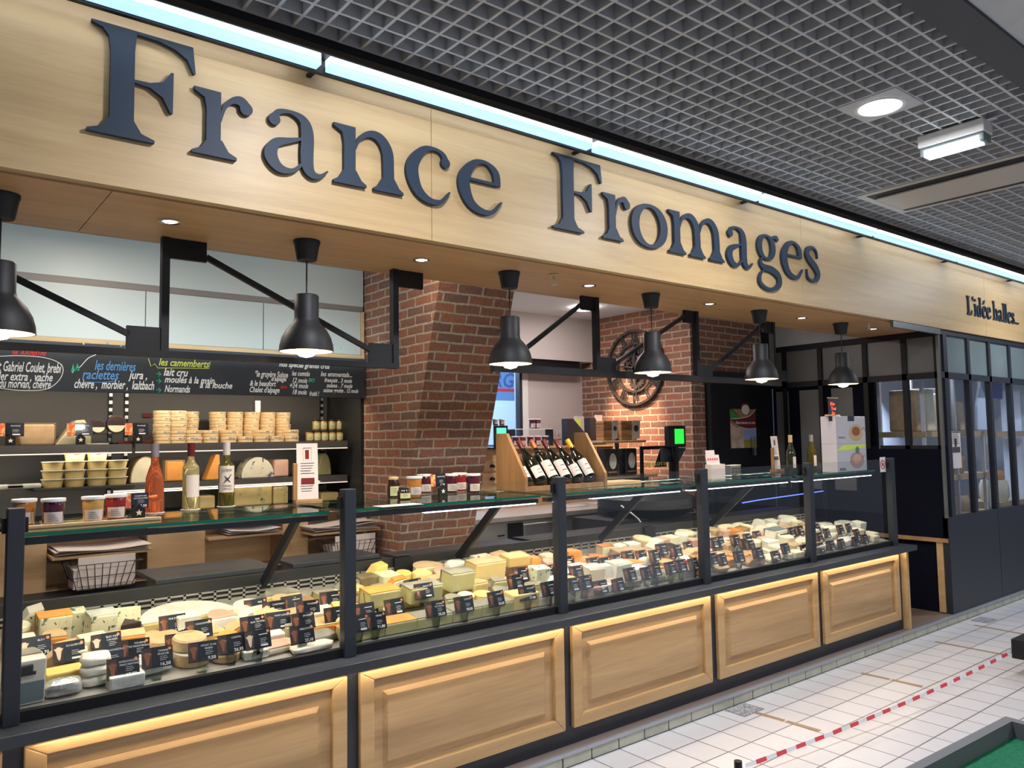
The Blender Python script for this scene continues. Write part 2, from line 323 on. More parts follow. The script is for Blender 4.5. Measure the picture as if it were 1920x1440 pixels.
def quad_uv(name, quads, mt, **tags):
    me = bpy.data.meshes.new(name); vs = []; fs = []; uvs = []
    for q in quads:
        o = len(vs); vs += [p for p, _ in q]; uvs += [t for _, t in q]; fs.append(tuple(range(o, o+len(q))))
    me.from_pydata(vs, [], fs); ul = me.uv_layers.new(name='uv')
    for i, l in enumerate(me.loops): ul.data[i].uv = uvs[l.vertex_index]
    me.materials.append(M[mt]); return link(name, me, **tags)
# ================================================================ SETTING
ZC = 2.92           # shop ceiling
MB().box(-6, 16, -6, 2.985, -.05, 0).build('floor', 'floor_tile', kind='structure')
# raised shop floor with a tiled kerb
st = MB().box(-4, 14, 3.0, 6.4, 0, .07); st.build('floor_shop', 'floor_wood', kind='structure')
MB().box(-4, 14, 2.985, 3.06, .0705, .074).build('trim_1', 'step_top', kind='structure')
MB().box(-4, 14, 2.975, 2.992, .058, .078).build('trim_2', 'nosing', kind='structure')
MB().box(-4, 14, 2.986, 3.0, 0, .058).build('trim_3', 'joint', kind='structure')
kb = MB()
for k in range(-18, 60):
    x = .055+.2*k; kb.box(x+.004, x+.196, 2.981, 2.99, .004, .054)
kb.build('trim_4', 'kerb', kind='structure', bevel=.002)
# brick column with a leaning face
CX0, CX1 = 2.72, 3.335
def cy(z): return 4.16+(2.67-z)*.307
zt, zb = ZC, .07
SL = math.hypot(1, .307)
def V(z): return z*SL
fr = [((CX0, cy(zb), zb), (CX0, V(zb))), ((CX1, cy(zb), zb), (CX1, V(zb))), ((CX1, cy(zt), zt), (CX1, V(zt))), ((CX0, cy(zt), zt), (CX0, V(zt)))]
yb = 6.2
lf = [((CX0, yb, zb), (CX0-(yb), V(zb))), ((CX0, cy(zb), zb), (CX0-cy(zb), V(zb))), ((CX0, cy(zt), zt), (CX0-cy(zt), V(zt))), ((CX0, yb, zt), (CX0-yb, V(zt)))]
rf = [((CX1, cy(zb), zb), (CX1+cy(zb), V(zb))), ((CX1, yb, zb), (CX1+yb, V(zb))), ((CX1, yb, zt), (CX1+yb, V(zt))), ((CX1, cy(zt), zt), (CX1+cy(zt), V(zt)))]
quad_uv('wall_column', [fr, lf, rf], 'brick', kind='structure')
# back wall with window, bulkhead
XW = 5.91           # clock wall
YB = 6.2
wl, wr, wz0, wz1 = 3.6, at(978, 720, y=YB).x, 1.45, at(900, 652, y=YB).z
MB().box(wr, XW, YB, YB+.12, .07, ZC).box(CX1-.4, wl, YB, YB+.12, .07, ZC).box(wl, wr, YB, YB+.12, .07, wz0).box(wl, wr, YB, YB+.12, wz1, ZC).build('wall_back', 'lilac_wall', kind='structure')
MB().box(CX1, XW, 6.02, YB, at(1000, 672, y=6.02).z, ZC).build('wall_bulkhead', 'lilac_wall', kind='structure')
MB().box(CX1, at(1087, 690, y=6.05).x, 6.05, YB, at(1000, 672, y=6.05).z-.14, at(1000, 672, y=6.05).z-.002).build('shutter_housing', 'black', label='black shutter box under the grey bulkhead over the window', category='shutter')
wn = struct(link('window_1', None))
MB().box(wr-.035, wr, YB-.01, YB+.06, wz0, wz1).box(wl, wr-.035, YB, YB+.06, wz0, wz0+.04).build('window_frame', 'anthracite', wn)
MB().box(wr, wr+.075, YB-.012, YB, wz0, wz1).build('window_reveal', 'white', wn)
MB().box(wl, wr-.03, YB+.03, YB+.034, wz0, wz1).build('window_pane', 'window_glass', wn)
# street beyond the window
MB().box(0, 14, 6.45, 12, -.05, 0).build('floor_street', 'kerb', kind='structure')
sv = thing('shop_building', 'white shop front with dark lettering and red stripe seen through the window', 'building', (0, 0, 0))
y2 = 9.0
MB().box(2.5, 9, y2, y2+.2, 0, 1.55).build('facade', 'shop_blue', sv)
for k in range(7): MB().box(4.6+.32*k, 4.78+.32*k, y2-.02, y2, .5, 1.5).build('column_panel', 'shop_white', sv)
MB().box(2.5, 9, y2-.02, y2+.2, 1.56, 2.2).build('fascia', 'shop_white', sv)
a = at(862, 728, y=y2-.04); MB().box(2.5, 9, y2-.04, y2-.02, at(880, 730, y=y2).z-.02, at(880, 730, y=y2).z+.025).build('stripe', 'red', sv)
text('RGI', 'lettering', 'shop_sign_text', at(922, 725, y=y2-.05), .3, sv, off=.006, shear=.2)
MB().box(2, 11, 11, 11.5, 0, 5).build('office_building', 'sky_view', label='pale blue building side beyond the shop front seen through window', category='building')
# clock wall: x = XW, from YB to 4.7, then wall facing the hall with the dark door
YN = 4.7
q1 = [((XW, YB, .07), (YB, .07)), ((XW, YN, .07), (YN+.0, .07)), ((XW, YN, ZC), (YN, ZC)), ((XW, YB, ZC), (YB, ZC))]
dz = at(1340, 712, y=YN).z; dx0 = at(1322, 760, y=YN).x
q2 = [((XW, YN, .07), (XW, .07)), ((dx0, YN, .07), (dx0, .07)), ((dx0, YN, ZC), (dx0, ZC)), ((XW, YN, ZC), (XW, ZC))]
q3 = [((dx0, YN, dz+.08), (dx0, dz+.08)), ((7.2, YN, dz+.08), (7.2, dz+.08)), ((7.2, YN, ZC), (7.2, ZC)), ((dx0, YN, ZC), (dx0, ZC))]
quad_uv('wall_right', [q1, q2, q3], 'brick', kind='structure')
MB().box(XW+.01, 7.2, YN+.12, YN+.2, .07, ZC).build('wall_door_side', 'fridge_dark', kind='structure')
MB().box(-4, 7.2, 3.70, YB+.2, ZC, ZC+.1).build('ceiling_shop', 'white_ceiling', kind='structure')
MB().box(-4.1, -4, 2.99, YB, 0, ZC).build('wall_left', 'cabinet_white', kind='structure')
MB().box(7.05, 7.2, YN-.02, YN+.1, .07, ZC).build('trim_6', 'black', kind='structure')
MB().box(7.2, 7.25, 3.02, YN+.1, 2.556, ZC).build('wall_over_partition', 'plaster', kind='structure')
# dark door with poster
d = struct(link('door_1', None)); dx1 = 7.05
MB().box(dx0, dx1, YN-.02, YN+.03, .07, dz+.08).build('door_leaf', 'black', d)
MB().box(dx0, dx0+.05, YN-.035, YN-.02, .07, dz+.08).box(dx0, dx1, YN-.035, YN-.02, dz+.02, dz+.08).build('door_frame', 'anthracite', d)
MB().box(6.78, 6.81, YN-.07, YN-.04, 1.44, 1.63).build('door_handle', 'chrome', d)
# ---------------------------------------------------------------- ceiling grid of the hall
g = MB(); zg = 3.30
xs = [.09+.1*k for k in range(0, 118)]; ys = [1.37+.1*k for k in range(0, 16)]
for y in ys: g.box(.0, 11.8, y-.0065, y+.0065, zg, zg+.075)
dl = lambda x, y: (3.70 < x < 3.98 and 1.68 < y < 1.96) or (5.2 < x < 5.87 and 1.25 < y < 2.65)
for x in xs:
    for y in ys[:-1]+[1.27]:
        if not dl(x, y+.05): g.box(x-.0065, x+.0065, y+.006, y+.094, zg, zg+.075)
g.build('ceiling_grid', 'grid', kind='structure')
MB().box(-6, 16, -6, 3.0, 3.62, 3.7).build('ceiling', 'grid_dark', kind='structure')
MB().box(-2, 12, 2.885, 2.93, 3.27, 3.40).build('trim_5', 'grid_dark', kind='structure')
MB().box(-1, 16, 1.12, 1.27, 3.245, 3.5).build('ceiling_beam', 'beam_dark', kind='structure')
MB().box(-1, 16, .55, 1.119, 3.26, 3.5).build('ceiling_slab', 'plaster', kind='structure')
MB().box(-1, 16, .3, .549, 3.2, 3.5).build('ceiling_edge', 'navy', kind='structure')
dw = thing('recessed_downlight', 'large round white downlight in a square panel of the ceiling grid', 'ceiling light', (3.845, 1.82, zg))
MB().cb((0, 0, -.002), (.30, .30, .008)).build('mounting_panel', 'plaster', dw)
MB().lathe([(.118, -.009), (.118, -.013), (.103, -.014), (.1, -.009)], seg=32).build('rim', 'white', dw, smooth=True)
MB().lathe([(0, -.010), (.1, -.010), (.1, -.006), (0, -.006)], seg=32).build('diffuser', 'hall_glow', dw)
em = thing('emergency_light', 'rectangular white emergency light hanging under the ceiling grid', 'light', (4.49, 1.73, 3.2))
MB().box(-.06, .06, -.17, .17, .03, .10).build('housing', 'white', em, bevel=.006)
MB().box(-.05, .05, -.165, .165, -.02, .029).build('diffuser_cover', 'frost', em, bevel=.01)
MB().box(-.053, .02, -.14, .14, -.026, .012).build('lit_tube', 'led_white', em)
MB().box(-.02, .02, -.21, .21, .094, .1).build('mounting_bar', 'grid', em)
ac = thing('air_cassette', 'long cream air conditioning panel with dark slots set in ceiling grid', 'air conditioner', (5.54, 1.95, zg))
MB().box(-.34, .34, -.72, .71, -.008, .01).build('frame', 'cassette', ac)
MB().box(-.29, .29, -.68, .66, -.0095, -.008).build('air_slot', 'black', ac)
MB().box(-.20, .20, -.66, .64, -.022, -.0096).build('centre_panel', 'cassette', ac, bevel=.004)
# ================================================================ FASCIA SIGN BOARD
fb = thing('sign_fascia', 'long oak fascia board carrying the dark shop name letters', 'fascia', (0, 0, 0))
YF = 2.97
pn = MB()
for a, b in ((-2.5, 1.9), (1.903, 5.0), (5.003, 8.2), (8.203, 13)): pn.box(a, b, YF, YF+.045, 2.56, 3.26)
pn.build('front_board', 'oak_fascia', fb)
sf = MB()
for a, b in ((-2.5, .58), (.583, 3.7), (3.703, 6.9), (6.903, 7.2)): sf.box(a, b, 3.024, 3.70, 2.555, 2.60)
sf.build('soffit_board', 'oak_soffit', fb)
MB().box(-2.5, 7.2, 3.016, 3.023, 2.565, 2.6).box(-2.5, 7.2, 3.024, 3.69, 2.601, 3.25).build('backing', 'black', fb)
MB().box(-4, 7.2, 3.70, 3.72, 2.56, ZC).build('wall_soffit_return', 'white_ceiling', kind='structure')
lt = thing('fascia_light_channel', 'long cool white strip light running above the oak sign board', 'strip light', (0, 0, 0))
ch = MB().box(-1, 12, 2.80, 2.86, 3.192, 3.2); 
for k in range(9): ch.box(-.2+1.5*k-.01, -.2+1.5*k+.01, 2.862, YF, 3.16, 3.172)
ch.box(-1, 12, 2.853, 2.875, 3.135, 3.192).build('channel', 'black', lt)
for k in range(8): MB().box(-.2+1.5*k+.02, 1.3+1.5*k-.02, 2.80, 2.85, 3.142, 3.166).build('diffuser', 'led_cool', lt); MB().box(-.2+1.5*k+.02, 1.3+1.5*k-.02, 2.802, 2.85, 3.1665, 3.19).build('tube', 'led_tube', lt)
# letters ---------------------------------------------------------
XH = .255
def foot(c, sw, hw, y=0): return [(c-hw, y), (c+hw, y), (c+hw, y+.04), (c+sw+.1, y+.1), (c+sw, y+.26), (c-sw, y+.26), (c-sw-.1, y+.1), (c-hw, y+.04)]
def flag(x0, xs0, xs1, top): return [(x0, top), (xs1, top), (xs1, top-.3), (xs0, top-.3), (xs0-.03, top-.13), (x0, top-.045)]
def stem(c, w, a, b): return [(c-w/2, a), (c+w/2, a), (c+w/2, b), (c-w/2, b)]
def ring(cx, cy_, rx, ry, tk, tn, n=14): return [(cx+rx*math.cos(2*PI*i/n), cy_+ry*math.sin(2*PI*i/n), tn+(tk-tn)*abs(math.cos(2*PI*i/n))**1.3) for i in range(n)]
G = {
 'F': dict(w=1.40, p=[stem(.42, .31, .1, 1.5), foot(.42, .155, .43), [(.02, 1.57), (.6, 1.57), (.57, 1.2), (.265, 1.2), (.24, 1.4), (.16, 1.5), (.02, 1.54)],
   [(.5, 1.57), (1.36, 1.57), (1.40, 1.18), (1.37, 1.17), (1.28, 1.36), (1.12, 1.46), (.9, 1.515), (.5, 1.53)],
   [(.55, .86), (.78, .87), (.95, .93), (1.06, 1.1), (1.095, 1.1), (1.09, .5), (1.055, .5), (.95, .7), (.78, .8), (.55, .82)]]),
 'r': dict(w=.92, p=[stem(.31, .21, .1, .95), foot(.33, .105, .33), flag(.02, .205, .415, 1.0)], s=[[(.41, .55, .03), (.47, .78, .06), (.58, .91, .09), (.71, .94, .15), (.80, .86, .16)]], d=[(.80, .84, .1)]),
 'n': dict(w=1.32, p=[stem(.29, .21, .1, .95), foot(.30, .105, .3), flag(.0, .185, .395, 1.0), foot(1.03, .105, .29)], s=[[(.39, .62, .03), (.47, .82, .07), (.66, .95, .11), (.86, .92, .17), (1.0, .72, .21), (1.025, .4, .21), (1.025, .1, .21)]]),
 'm': dict(w=2.08, p=[stem(.29, .21, .1, .95), foot(.30, .105, .3), flag(.0, .185, .395, 1.0), foot(1.04, .105, .29), foot(1.79, .105, .29)],
   s=[[(.39, .62, .03), (.47, .82, .07), (.66, .95, .11), (.86, .92, .17), (1.01, .72, .21), (1.04, .4, .21), (1.04, .1, .21)], [(1.14, .62, .03), (1.22, .82, .07), (1.41, .95, .11), (1.61, .92, .17), (1.76, .72, .21), (1.79, .4, .21), (1.79, .1, .21)]]),
 'c': dict(w=.97, s=[[(.86, .76, .15), (.80, .91, .09), (.62, .98, .06), (.38, .92, .13), (.18, .68, .22), (.14, .45, .25), (.25, .17, .2), (.48, .02, .12), (.74, .03, .08), (.94, .24, .03)]], d=[(.85, .77, .095)]),
 'e': dict(w=1.03, p=[[(.2, .565), (.97, .565), (.97, .62), (.2, .62)]], s=[[(.90, .57, .15), (.86, .82, .15), (.64, .97, .07), (.37, .91, .13), (.16, .64, .23), (.15, .40, .25), (.28, .14, .19), (.52, .02, .12), (.78, .04, .08), (1.0, .27, .03)]]),
 'a': dict(w=1.08, s=[[(.17, .80, .13), (.24, .93, .09), (.44, .975, .06), (.64, .90, .14), (.715, .70, .21), (.715, .22, .21), (.79, .05, .15), (.93, .03, .07), (1.07, .14, .03)], [(.68, .60, .03), (.45, .52, .08), (.2, .42, .15), (.12, .22, .21), (.25, .04, .15), (.47, .03, .07), (.66, .2, .05)]], d=[(.175, .80, .095)]),
 'o': dict(w=1.2, o=[ring(.6, .49, .48, .465, .25, .06)]),
 'g': dict(w=1.1, o=[ring(.46, .66, .31, .31, .2, .05)], s=[[(.66, .86, .04), (.8, .97, .07), (.93, .97, .12), (1.0, .9, .1)], [(.3, .40, .04), (.17, .25, .09), (.3, .12, .15), (.68, .08, .18), (.98, -.06, .19), (1.0, -.28, .16), (.75, -.42, .1), (.42, -.44, .08), (.14, -.32, .11), (.14, -.12, .08), (.3, .03, .04)]]),
 's': dict(w=.78, s=[[(.66, .68, .02), (.62, .88, .05), (.44, .97, .07), (.22, .91, .13), (.15, .74, .17), (.3, .58, .2), (.54, .42, .21), (.66, .24, .18), (.57, .07, .12), (.35, .02, .07), (.15, .09, .06), (.1, .32, .02)]]),
 'L': dict(w=1.15, p=[stem(.36, .26, .05, 1.5), foot(.36, .13, .34), foot(.36, .13, .34, 0), [(.02, 1.57), (.7, 1.57), (.7, 1.53), (.5, 1.4), (.22, 1.4), (.02, 1.53)], [(.3, 0), (1.08, 0), (1.14, .42), (1.1, .42), (.98, .18), (.75, .06), (.3, .05)]]),
 'i': dict(w=.6, p=[stem(.3, .2, .1, .95), foot(.3, .1, .27), flag(.03, .2, .4, 1.0)], d=[(.3, 1.33, .12)]),
 'd': dict(w=1.2, p=[stem(.85, .2, .1, 1.6), flag(.58, .75, .95, 1.65), [(.75, 0), (1.15, .03), (1.15, .1), (.95, .2), (.75, .2)]], s=[[(.78, .82, .05), (.55, .96, .07), (.25, .8, .18), (.14, .45, .24), (.28, .12, .18), (.52, .03, .09), (.78, .2, .05)]]),
 'h': dict(w=1.28, p=[stem(.28, .2, .1, 1.6), foot(.28, .1, .28), flag(.0, .18, .38, 1.65), foot(1.0, .1, .28)], s=[[(.38, .62, .03), (.46, .82, .07), (.64, .95, .11), (.84, .92, .17), (.98, .72, .2), (1.0, .4, .2), (1.0, .1, .2)]]),
 'l': dict(w=.58, p=[stem(.29, .2, .1, 1.6), foot(.29, .1, .28), flag(.0, .19, .39, 1.65)]),
 "'": dict(w=.4, p=[[(.1, 1.2), (.26, 1.42), (.28, 1.6), (.1, 1.6), (.08, 1.45), (.18, 1.42)]]),
 '.': dict(w=.36, d=[(.18, .1, .09)]),
}
def glyph(ch, x, z, sx, sz, y0, y1, nm):
    g = G[ch]; b = MB(); T = lambda p: (x+p[0]*sx, z+p[1]*sz)
    for k, P in enumerate(g.get('p', [])): b.prism([T(q) for q in P], y0+.0002*k, y1, 'xz')
    for k, s_ in enumerate(g.get('s', [])+g.get('o', [])): b.stroke([(q[0], q[1], q[2]) for q in s_], y0+.0001+.0002*k, y1, closed=k >= len(g.get('s', [])), T=T)
    for c in g.get('d', []): b.prism([T(q) for q in ngon((c[0], c[1]), c[2], 18)], y0+.0003, y1, 'xz')
    return b
ORD = ['first', 'second', 'third', 'fourth', 'fifth', 'sixth', 'seventh', 'eighth', 'ninth', 'tenth', 'eleventh', 'twelfth', 'thirteenth', 'fourteenth', 'fifteenth', 'sixteenth', 'seventeenth', 'eighteenth', 'nineteenth', 'twentieth']+['twenty '+a for a in ('first', 'second', 'third', 'fourth', 'fifth', 'sixth', 'seventh', 'eighth', 'ninth')]+['thirtieth']+['thirty '+a for a in ('first', 'second', 'third', 'fourth', 'fifth', 'sixth', 'seventh', 'eighth', 'ninth')]
sg = thing('sign_lettering', 'large dark raised serif letters France Fromages on the oak fascia', 'sign letters', (0, 0, 0))
for ch, a, b in (('F', .486, .843), ('r', .833, 1.066), ('a', 1.104, 1.381), ('n', 1.405, 1.741), ('c', 1.752, 1.998), ('e', 2.035, 2.303), ('F', 2.632, 2.992), ('r', 2.992, 3.218), ('o', 3.224, 3.53), ('m', 3.545, 4.074), ('a', 4.1, 4.38), ('g', 4.425, 4.705), ('e', 4.715, 4.985), ('s', 5.005, 5.21)):
    glyph(ch, a, 2.735, (b-a)/G[ch]['w'], XH, YF-.022, YF-.004, '').build('letter', 'letter', sg)
s2 = thing('slogan_lettering', "small dark raised letters L'idée halles at the fascia's right end", 'sign letters', (0, 0, 0))
x = 7.762; sc_ = .112; kx = 1.318/11.9
for ch in "L'idee halles...":
    if ch == ' ': x += .42*kx; continue
    glyph(ch, x, 2.735, kx*.86, sc_, YF-.014, YF-.003, '').build('letter', 'letter', s2); x += G[ch]['w']*kx*.93
    if ch == 'e' and not s2.get('done'):
        s2['done'] = 1; MB().prism([(x-.75*kx, 2.735+1.15*sc_), (x-.5*kx, 2.735+1.5*sc_), (x-.3*kx, 2.735+1.5*sc_), (x-.65*kx, 2.735+1.12*sc_)], YF-.014, YF-.003, 'xz').build('accent', 'letter', s2)
del s2['done']
# ================================================================ SOFFIT LIGHTS, PENDANTS, TRUSS
names = ['leftmost, cut by the photo edge', 'second from the left', 'third from the left', 'fourth from the left', 'fifth from the left', 'rightmost of the row']
p0 = thing('pendant_lamp', 'x', 'pendant lamp', (0, 0, 0), group='black pendant lamps under the oak soffit')
zs = 2.555
MB().lathe([(0, 0), (.06, 0), (.06, -.012), (.056, -.018), (.045, -.085), (.042, -.09), (0, -.09)], seg=28).build('ceiling_rose', 'shade_black', p0, smooth=True)
MB().tube((0, 0, -.09), (0, 0, -.25), .0035).build('cord', 'cord', p0)
so = MB().lathe([(.0, -.272), (.046, -.272), (.051, -.278), (.051, -.375), (.056, -.392), (.085, -.425), (.103, -.46), (.112, -.495), (.114, -.52), (.111, -.52), (.109, -.495), (.1, -.462), (.082, -.43), (.054, -.398), (.047, -.38), (.047, -.29), (0, -.29)], seg=40)
PSH = [so.build('lamp_shade', 'shade_black', p0, smooth=True)]
so = MB().lathe([(.046, -.30), (.046, -.38), (.053, -.4), (.081, -.432), (.099, -.463), (.108, -.495), (.1105, -.519)], seg=40); PSH.append(so.build('shade_lining', 'shade_inner', p0, smooth=True))
PSH.append(MB().lathe([(0, -.43), (.02, -.435), (.042, -.46), (.05, -.49), (.045, -.52), (.03, -.538), (0, -.546)], seg=24).build('bulb', 'bulb', p0, smooth=True))
for o in PSH: o.location.z = .0359; o.scale = (1.05, 1.05, 1.04)
px_ = [.272, 1.433, 2.60, 3.75, 4.93, 6.075]
for i, x in enumerate(px_):
    o = p0 if i == 0 else dup(p0, (x, 3.285, zs)); o.location = (x, 3.285, zs); o['label'] = 'black bell pendant lamp with warm bulb, '+names[i]
    lamp('pendant_glow', 'SPOT', (x, 3.285, 2.0), 26, (1, .72, .46), (x, 3.285, 1), .04, spot=125, blend=.8)
sp0 = thing('soffit_spotlight', 'x', 'spotlight', (0, 0, 0), group='recessed spotlights in the oak soffit')
MB().lathe([(.043, -.001), (.043, -.005), (.032, -.006), (.028, .0)], seg=28).build('rim', 'chrome', sp0, smooth=True)
MB().lathe([(0, -.0025), (.028, -.0025), (.028, 0), (0, 0)], seg=24).build('lens', 'spot_glow', sp0)
sn = ['leftmost', 'second from left', 'third from left, above brick column', 'fourth from left', 'fifth from left', 'rightmost']
for i, x in enumerate((.85, 2.05, 3.22, 4.37, 5.52, 6.65)):
    o = sp0 if i == 0 else dup(sp0, (x, 3.30, zs)); o.location = (x, 3.30, zs); o['label'] = 'small round recessed spotlight in oak soffit, '+sn[i]
    lamp('soffit_spot_lamp', 'SPOT', (x, 3.30, 2.545), 22, (1, .84, .66), (x, 3.36, 1), .03, spot=75, blend=.7)
c2 = thing('ceiling_spotlight', 'round bright lamp on the white shop ceiling behind the truss', 'ceiling light', at(1096, 577, z=ZC-.01))
MB().lathe([(0, -.02), (.1, -.02), (.11, 0), (0, 0)], seg=28).build('diffuser', 'spot_glow', c2)
for i, (u, v) in enumerate(((1039, 514), (1628, 604))):
    s = thing('sprinkler_head', ('small brass sprinkler head under soffit between third and fourth spotlights', 'small brass sprinkler head under soffit near the rightmost spotlight')[i], 'sprinkler', at(u, v, z=2.555))
    MB().lathe([(0, 0), (.028, 0), (.03, -.006), (.008, -.01), (.008, -.03), (0, -.03)], seg=16).build('base', 'capsule_gold', s)
    MB().tube((-.011, 0, -.028), (-.006, 0, -.055), .003).tube((.011, 0, -.028), (.006, 0, -.055), .003).lathe([(0, -.055), (.018, -.057), (.018, -.06), (0, -.06)], seg=14).build('deflector', 'steel', s)
YT = 3.58
def truss(lab, x0, x1, posts, side, diag):
    t = thing('truss_frame', lab, 'metal frame', (0, 0, 0)); zl, zh = (2.024, 2.052) if side > 0 else (2.038, 2.082)
    MB().box(x0, x1, YT-.02, YT+.02, zl, zh).build('bottom_chord', 'black', t)
    for x in posts:
        MB().box(x-.016, x+.016, YT-.02, YT+.02, zh, zs).build('post', 'black', t)
        a = (x+.016, x+.175) if side > 0 else (x-.13, x-.016)
        b = (x-.15, x-.016) if side > 0 else (x+.016, x+.17)
        MB().box(a[0], a[1], YT-.01, YT+.01, zs-.09, zs).build('top_gusset', 'black', t)
        MB().box(b[0], b[1], YT-.012, YT+.012, zh, zh+(.10 if side > 0 else .085)).build('bottom_gusset', 'black', t)
    for (xa, za), (xb, zb_) in diag: MB().bar((xa, YT, za), (xb, YT, zb_), .024, .024).build('diagonal', 'black', t)
    return t
truss('black metal truss frame left of the brick column, under the soffit', -1.2, 2.07, [-.24, .905, 2.052], 1, [((-.06, 2.50), (.767, 2.115)), ((1.08, 2.49), (1.912, 2.115)), ((-1.2, 2.49), (-.39, 2.115))])
truss('black metal truss frame right of the brick column, under the soffit', 2.70, 5.62, [3.545, 4.565, 5.54], -1, [((2.78, 2.07), (3.42, 2.50)), ((3.71, 2.13), (4.44, 2.51)), ((4.73, 2.14), (5.41, 2.52))])
# ================================================================ FRONT COUNTER
ct = thing('serving_counter', 'long black serving counter with oak panels and dark ledge', 'counter', (0, 0, 0))
MB().box(-1.2, 6.41, 3.05, 3.12, .074, .70).box(-1.2, 6.41, 3.12, 4.0, .074, .70).build('body', 'anthracite', ct)
MB().box(-1.2, 6.5, 2.95, 3.115, .70, .74).build('ledge', 'ledge_top', ct, bevel=.003)
MB().box(.3, 6.40, 2.985, 2.998, .694, .6995).build('ledge_strip_light', 'led_warm', ct)
MB().box(6.41, 6.445, 3.0, 3.08, .074, .70).build('end_board', 'oak_frame', ct)
def panel(x0, x1):
    y = 3.05; z0, z1 = .16, .672; f = .065
    fr_ = MB()
    for P in ([(x0, z0), (x1, z0), (x1-f, z0+f), (x0+f, z0+f)], [(x0, z1), (x1, z1), (x1-f, z1-f*.6), (x0+f, z1-f*.6)], [(x0, z0), (x0+f, z0+f), (x0+f, z1-f*.6), (x0, z1)], [(x1, z0), (x1-f, z0+f), (x1-f, z1-f*.6), (x1, z1)]):
        fr_.prism(P, y-.026, y, 'xz')
    o = fr_.build('oak_panel', 'oak_frame', ct, bevel=.004)
    MB().box(x0+f-.005, x1-f+.005, y-.004, y, z0+f-.005, z1-f*.6+.005).build('panel_ground', 'oak_panel', o)
    a, b_, c, d_ = x0+.115, x1-.115, z0+.10, z1-.10
    r = MB(); vs = [(a, y-.004, c), (b_, y-.004, c), (b_, y-.004, d_), (a, y-.004, d_), (a+.018, y-.02, c+.018), (b_-.018, y-.02, c+.018), (b_-.018, y-.02, d_-.018), (a+.018, y-.02, d_-.018)]
    r.add(vs, [(0, 1, 5, 4), (1, 2, 6, 5), (2, 3, 7, 6), (3, 0, 4, 7), (4, 5, 6, 7), (3, 2, 1, 0)]); r.build('raised_field', 'oak_panel', o)
for a, b in ((-.85, .30), (.36, 1.505), (1.565, 2.718), (2.778, 3.921), (3.988, 5.131), (5.20, 6.335)): panel(a, b)
# glass guard
gg = thing('glass_guard', 'black framed glass guard standing on the counter ledge', 'glass screen', (0, 0, 0))
PX = [(.297, .347), (1.503, 1.557), (2.715, 2.77), (3.905, 3.96), (5.11, 5.165), (6.33, 6.385)]
for a, b in PX:
    o = MB().box(a, b, 3.045, 3.098, .74, 1.443).build('post', 'anthracite', gg, bevel=.003)
    MB().box(a-.012, a, 3.07, 3.095, 1.36, 1.41).build('clamp', 'black', o); MB().box(b, b+.012, 3.07, 3.095, 1.36, 1.41).build('clamp', 'black', o)
for (a, b), (c, d_) in zip(PX[:-1], PX[1:]):
    MB().box(b, c, 3.066, 3.098, .74, .776).build('bottom_rail', 'black', gg)
    MB().box(b+.003, c-.003, 3.083, 3.089, .776, 1.435).build('glass_pane', 'pane', gg)
MB().box(-.9, PX[0][0], 3.083, 3.089, .776, 1.435).build('glass_pane', 'pane', gg)
# refrigerated deck
YG = 3.80
rc = thing('refrigerated_display', 'refrigerated cheese display deck behind the glass guard', 'display case', (0, 0, 0))
def deck(y): return .768+(y-3.12)*.16
MB().add([(-1.2, 3.12, .768), (6.4, 3.12, .768), (6.4, YG, deck(YG)), (-1.2, YG, deck(YG)), (-1.2, 3.12, .742), (6.4, 3.12, .742), (6.4, YG, .742), (-1.2, YG, .742)], [(0, 1, 2, 3), (4, 7, 6, 5), (0, 4, 5, 1), (1, 5, 6, 2), (2, 6, 7, 3), (3, 7, 4, 0)]).build('deck_tray', 'grille_metal', rc)
for x0, x1 in ((-1.2, 2.17), (2.285, 4.20), (4.31, 6.35)):
    gm = MB(); gm.box(x0, x1, YG, YG+.006, deck(YG)-.02, .908); gm.box(x0, x1, YG, YG+.006, .943, .951).box(x0, x1, YG, YG+.006, .92, .929)
    n = int((x1-x0)/.068); w_ = (x1-x0)/n
    for k in range(n+1): gm.box(x0+k*w_-.006, x0+k*w_+.006, YG, YG+.006, .90, .952)
    gm.build('back_grille', 'grille_metal', rc)
MB().box(-1.2, 6.4, YG+.012, YG+.05, .8, 1.0).build('rear_duct', 'fridge_dark', rc)
MB().box(2.17, 2.285, YG-.01, YG+.04, .84, 1.0).box(4.20, 4.31, YG-.01, YG+.04, .84, 1.0).build('module_divider', 'black', rc)
for x0, x1, z, yy in ((.96, 1.53, 1.0, 4.25), (1.62, 2.12, 1.0, 4.15), (2.27, 3.2, .965, 4.12)):
    MB().box(x0, x1, YG+.07, yy, z, z+.022).build('cutting_shelf', 'ledge_top', rc, bevel=.003)
MB().box(3.2, 6.3, YG+.06, YG+.25, .97, 1.0).build('rear_ledge', 'black', rc)
ZS = 1.345; SH = []
for k, ((a, b), (c, d_)) in enumerate(zip(PX[:-1], PX[1:])):
    gs = thing('glass_shelf', 'thick green edged glass shelf over the cheeses in the %s bay from left' % ORD[k], 'glass shelf', (0, 0, 0), group='glass shelves above the cheese display')
    MB().box(b+.005, c-.005, 3.185, 3.70, ZS-.012, ZS).build('glass_sheet', 'shelf_glass', gs)
    MB().box(b+.005, c-.005, 3.180, 3.185, ZS-.012, ZS).build('front_edge', 'glass_edge', gs)
    MB().box(b+.005, c-.005, 3.2, 3.245, ZS-.042, ZS-.02).build('light_housing', 'anthracite', gs)
    if k: MB().box((b+.02, b+.45, b+.35, b+.02, b+.02)[k], c-.02, 3.205, 3.24, ZS-.048, ZS-.043).build('light_tube', ('led_warm', 'led_white', 'led_white', 'led_white', 'led_white')[k], gs)
    SH.append(gs)
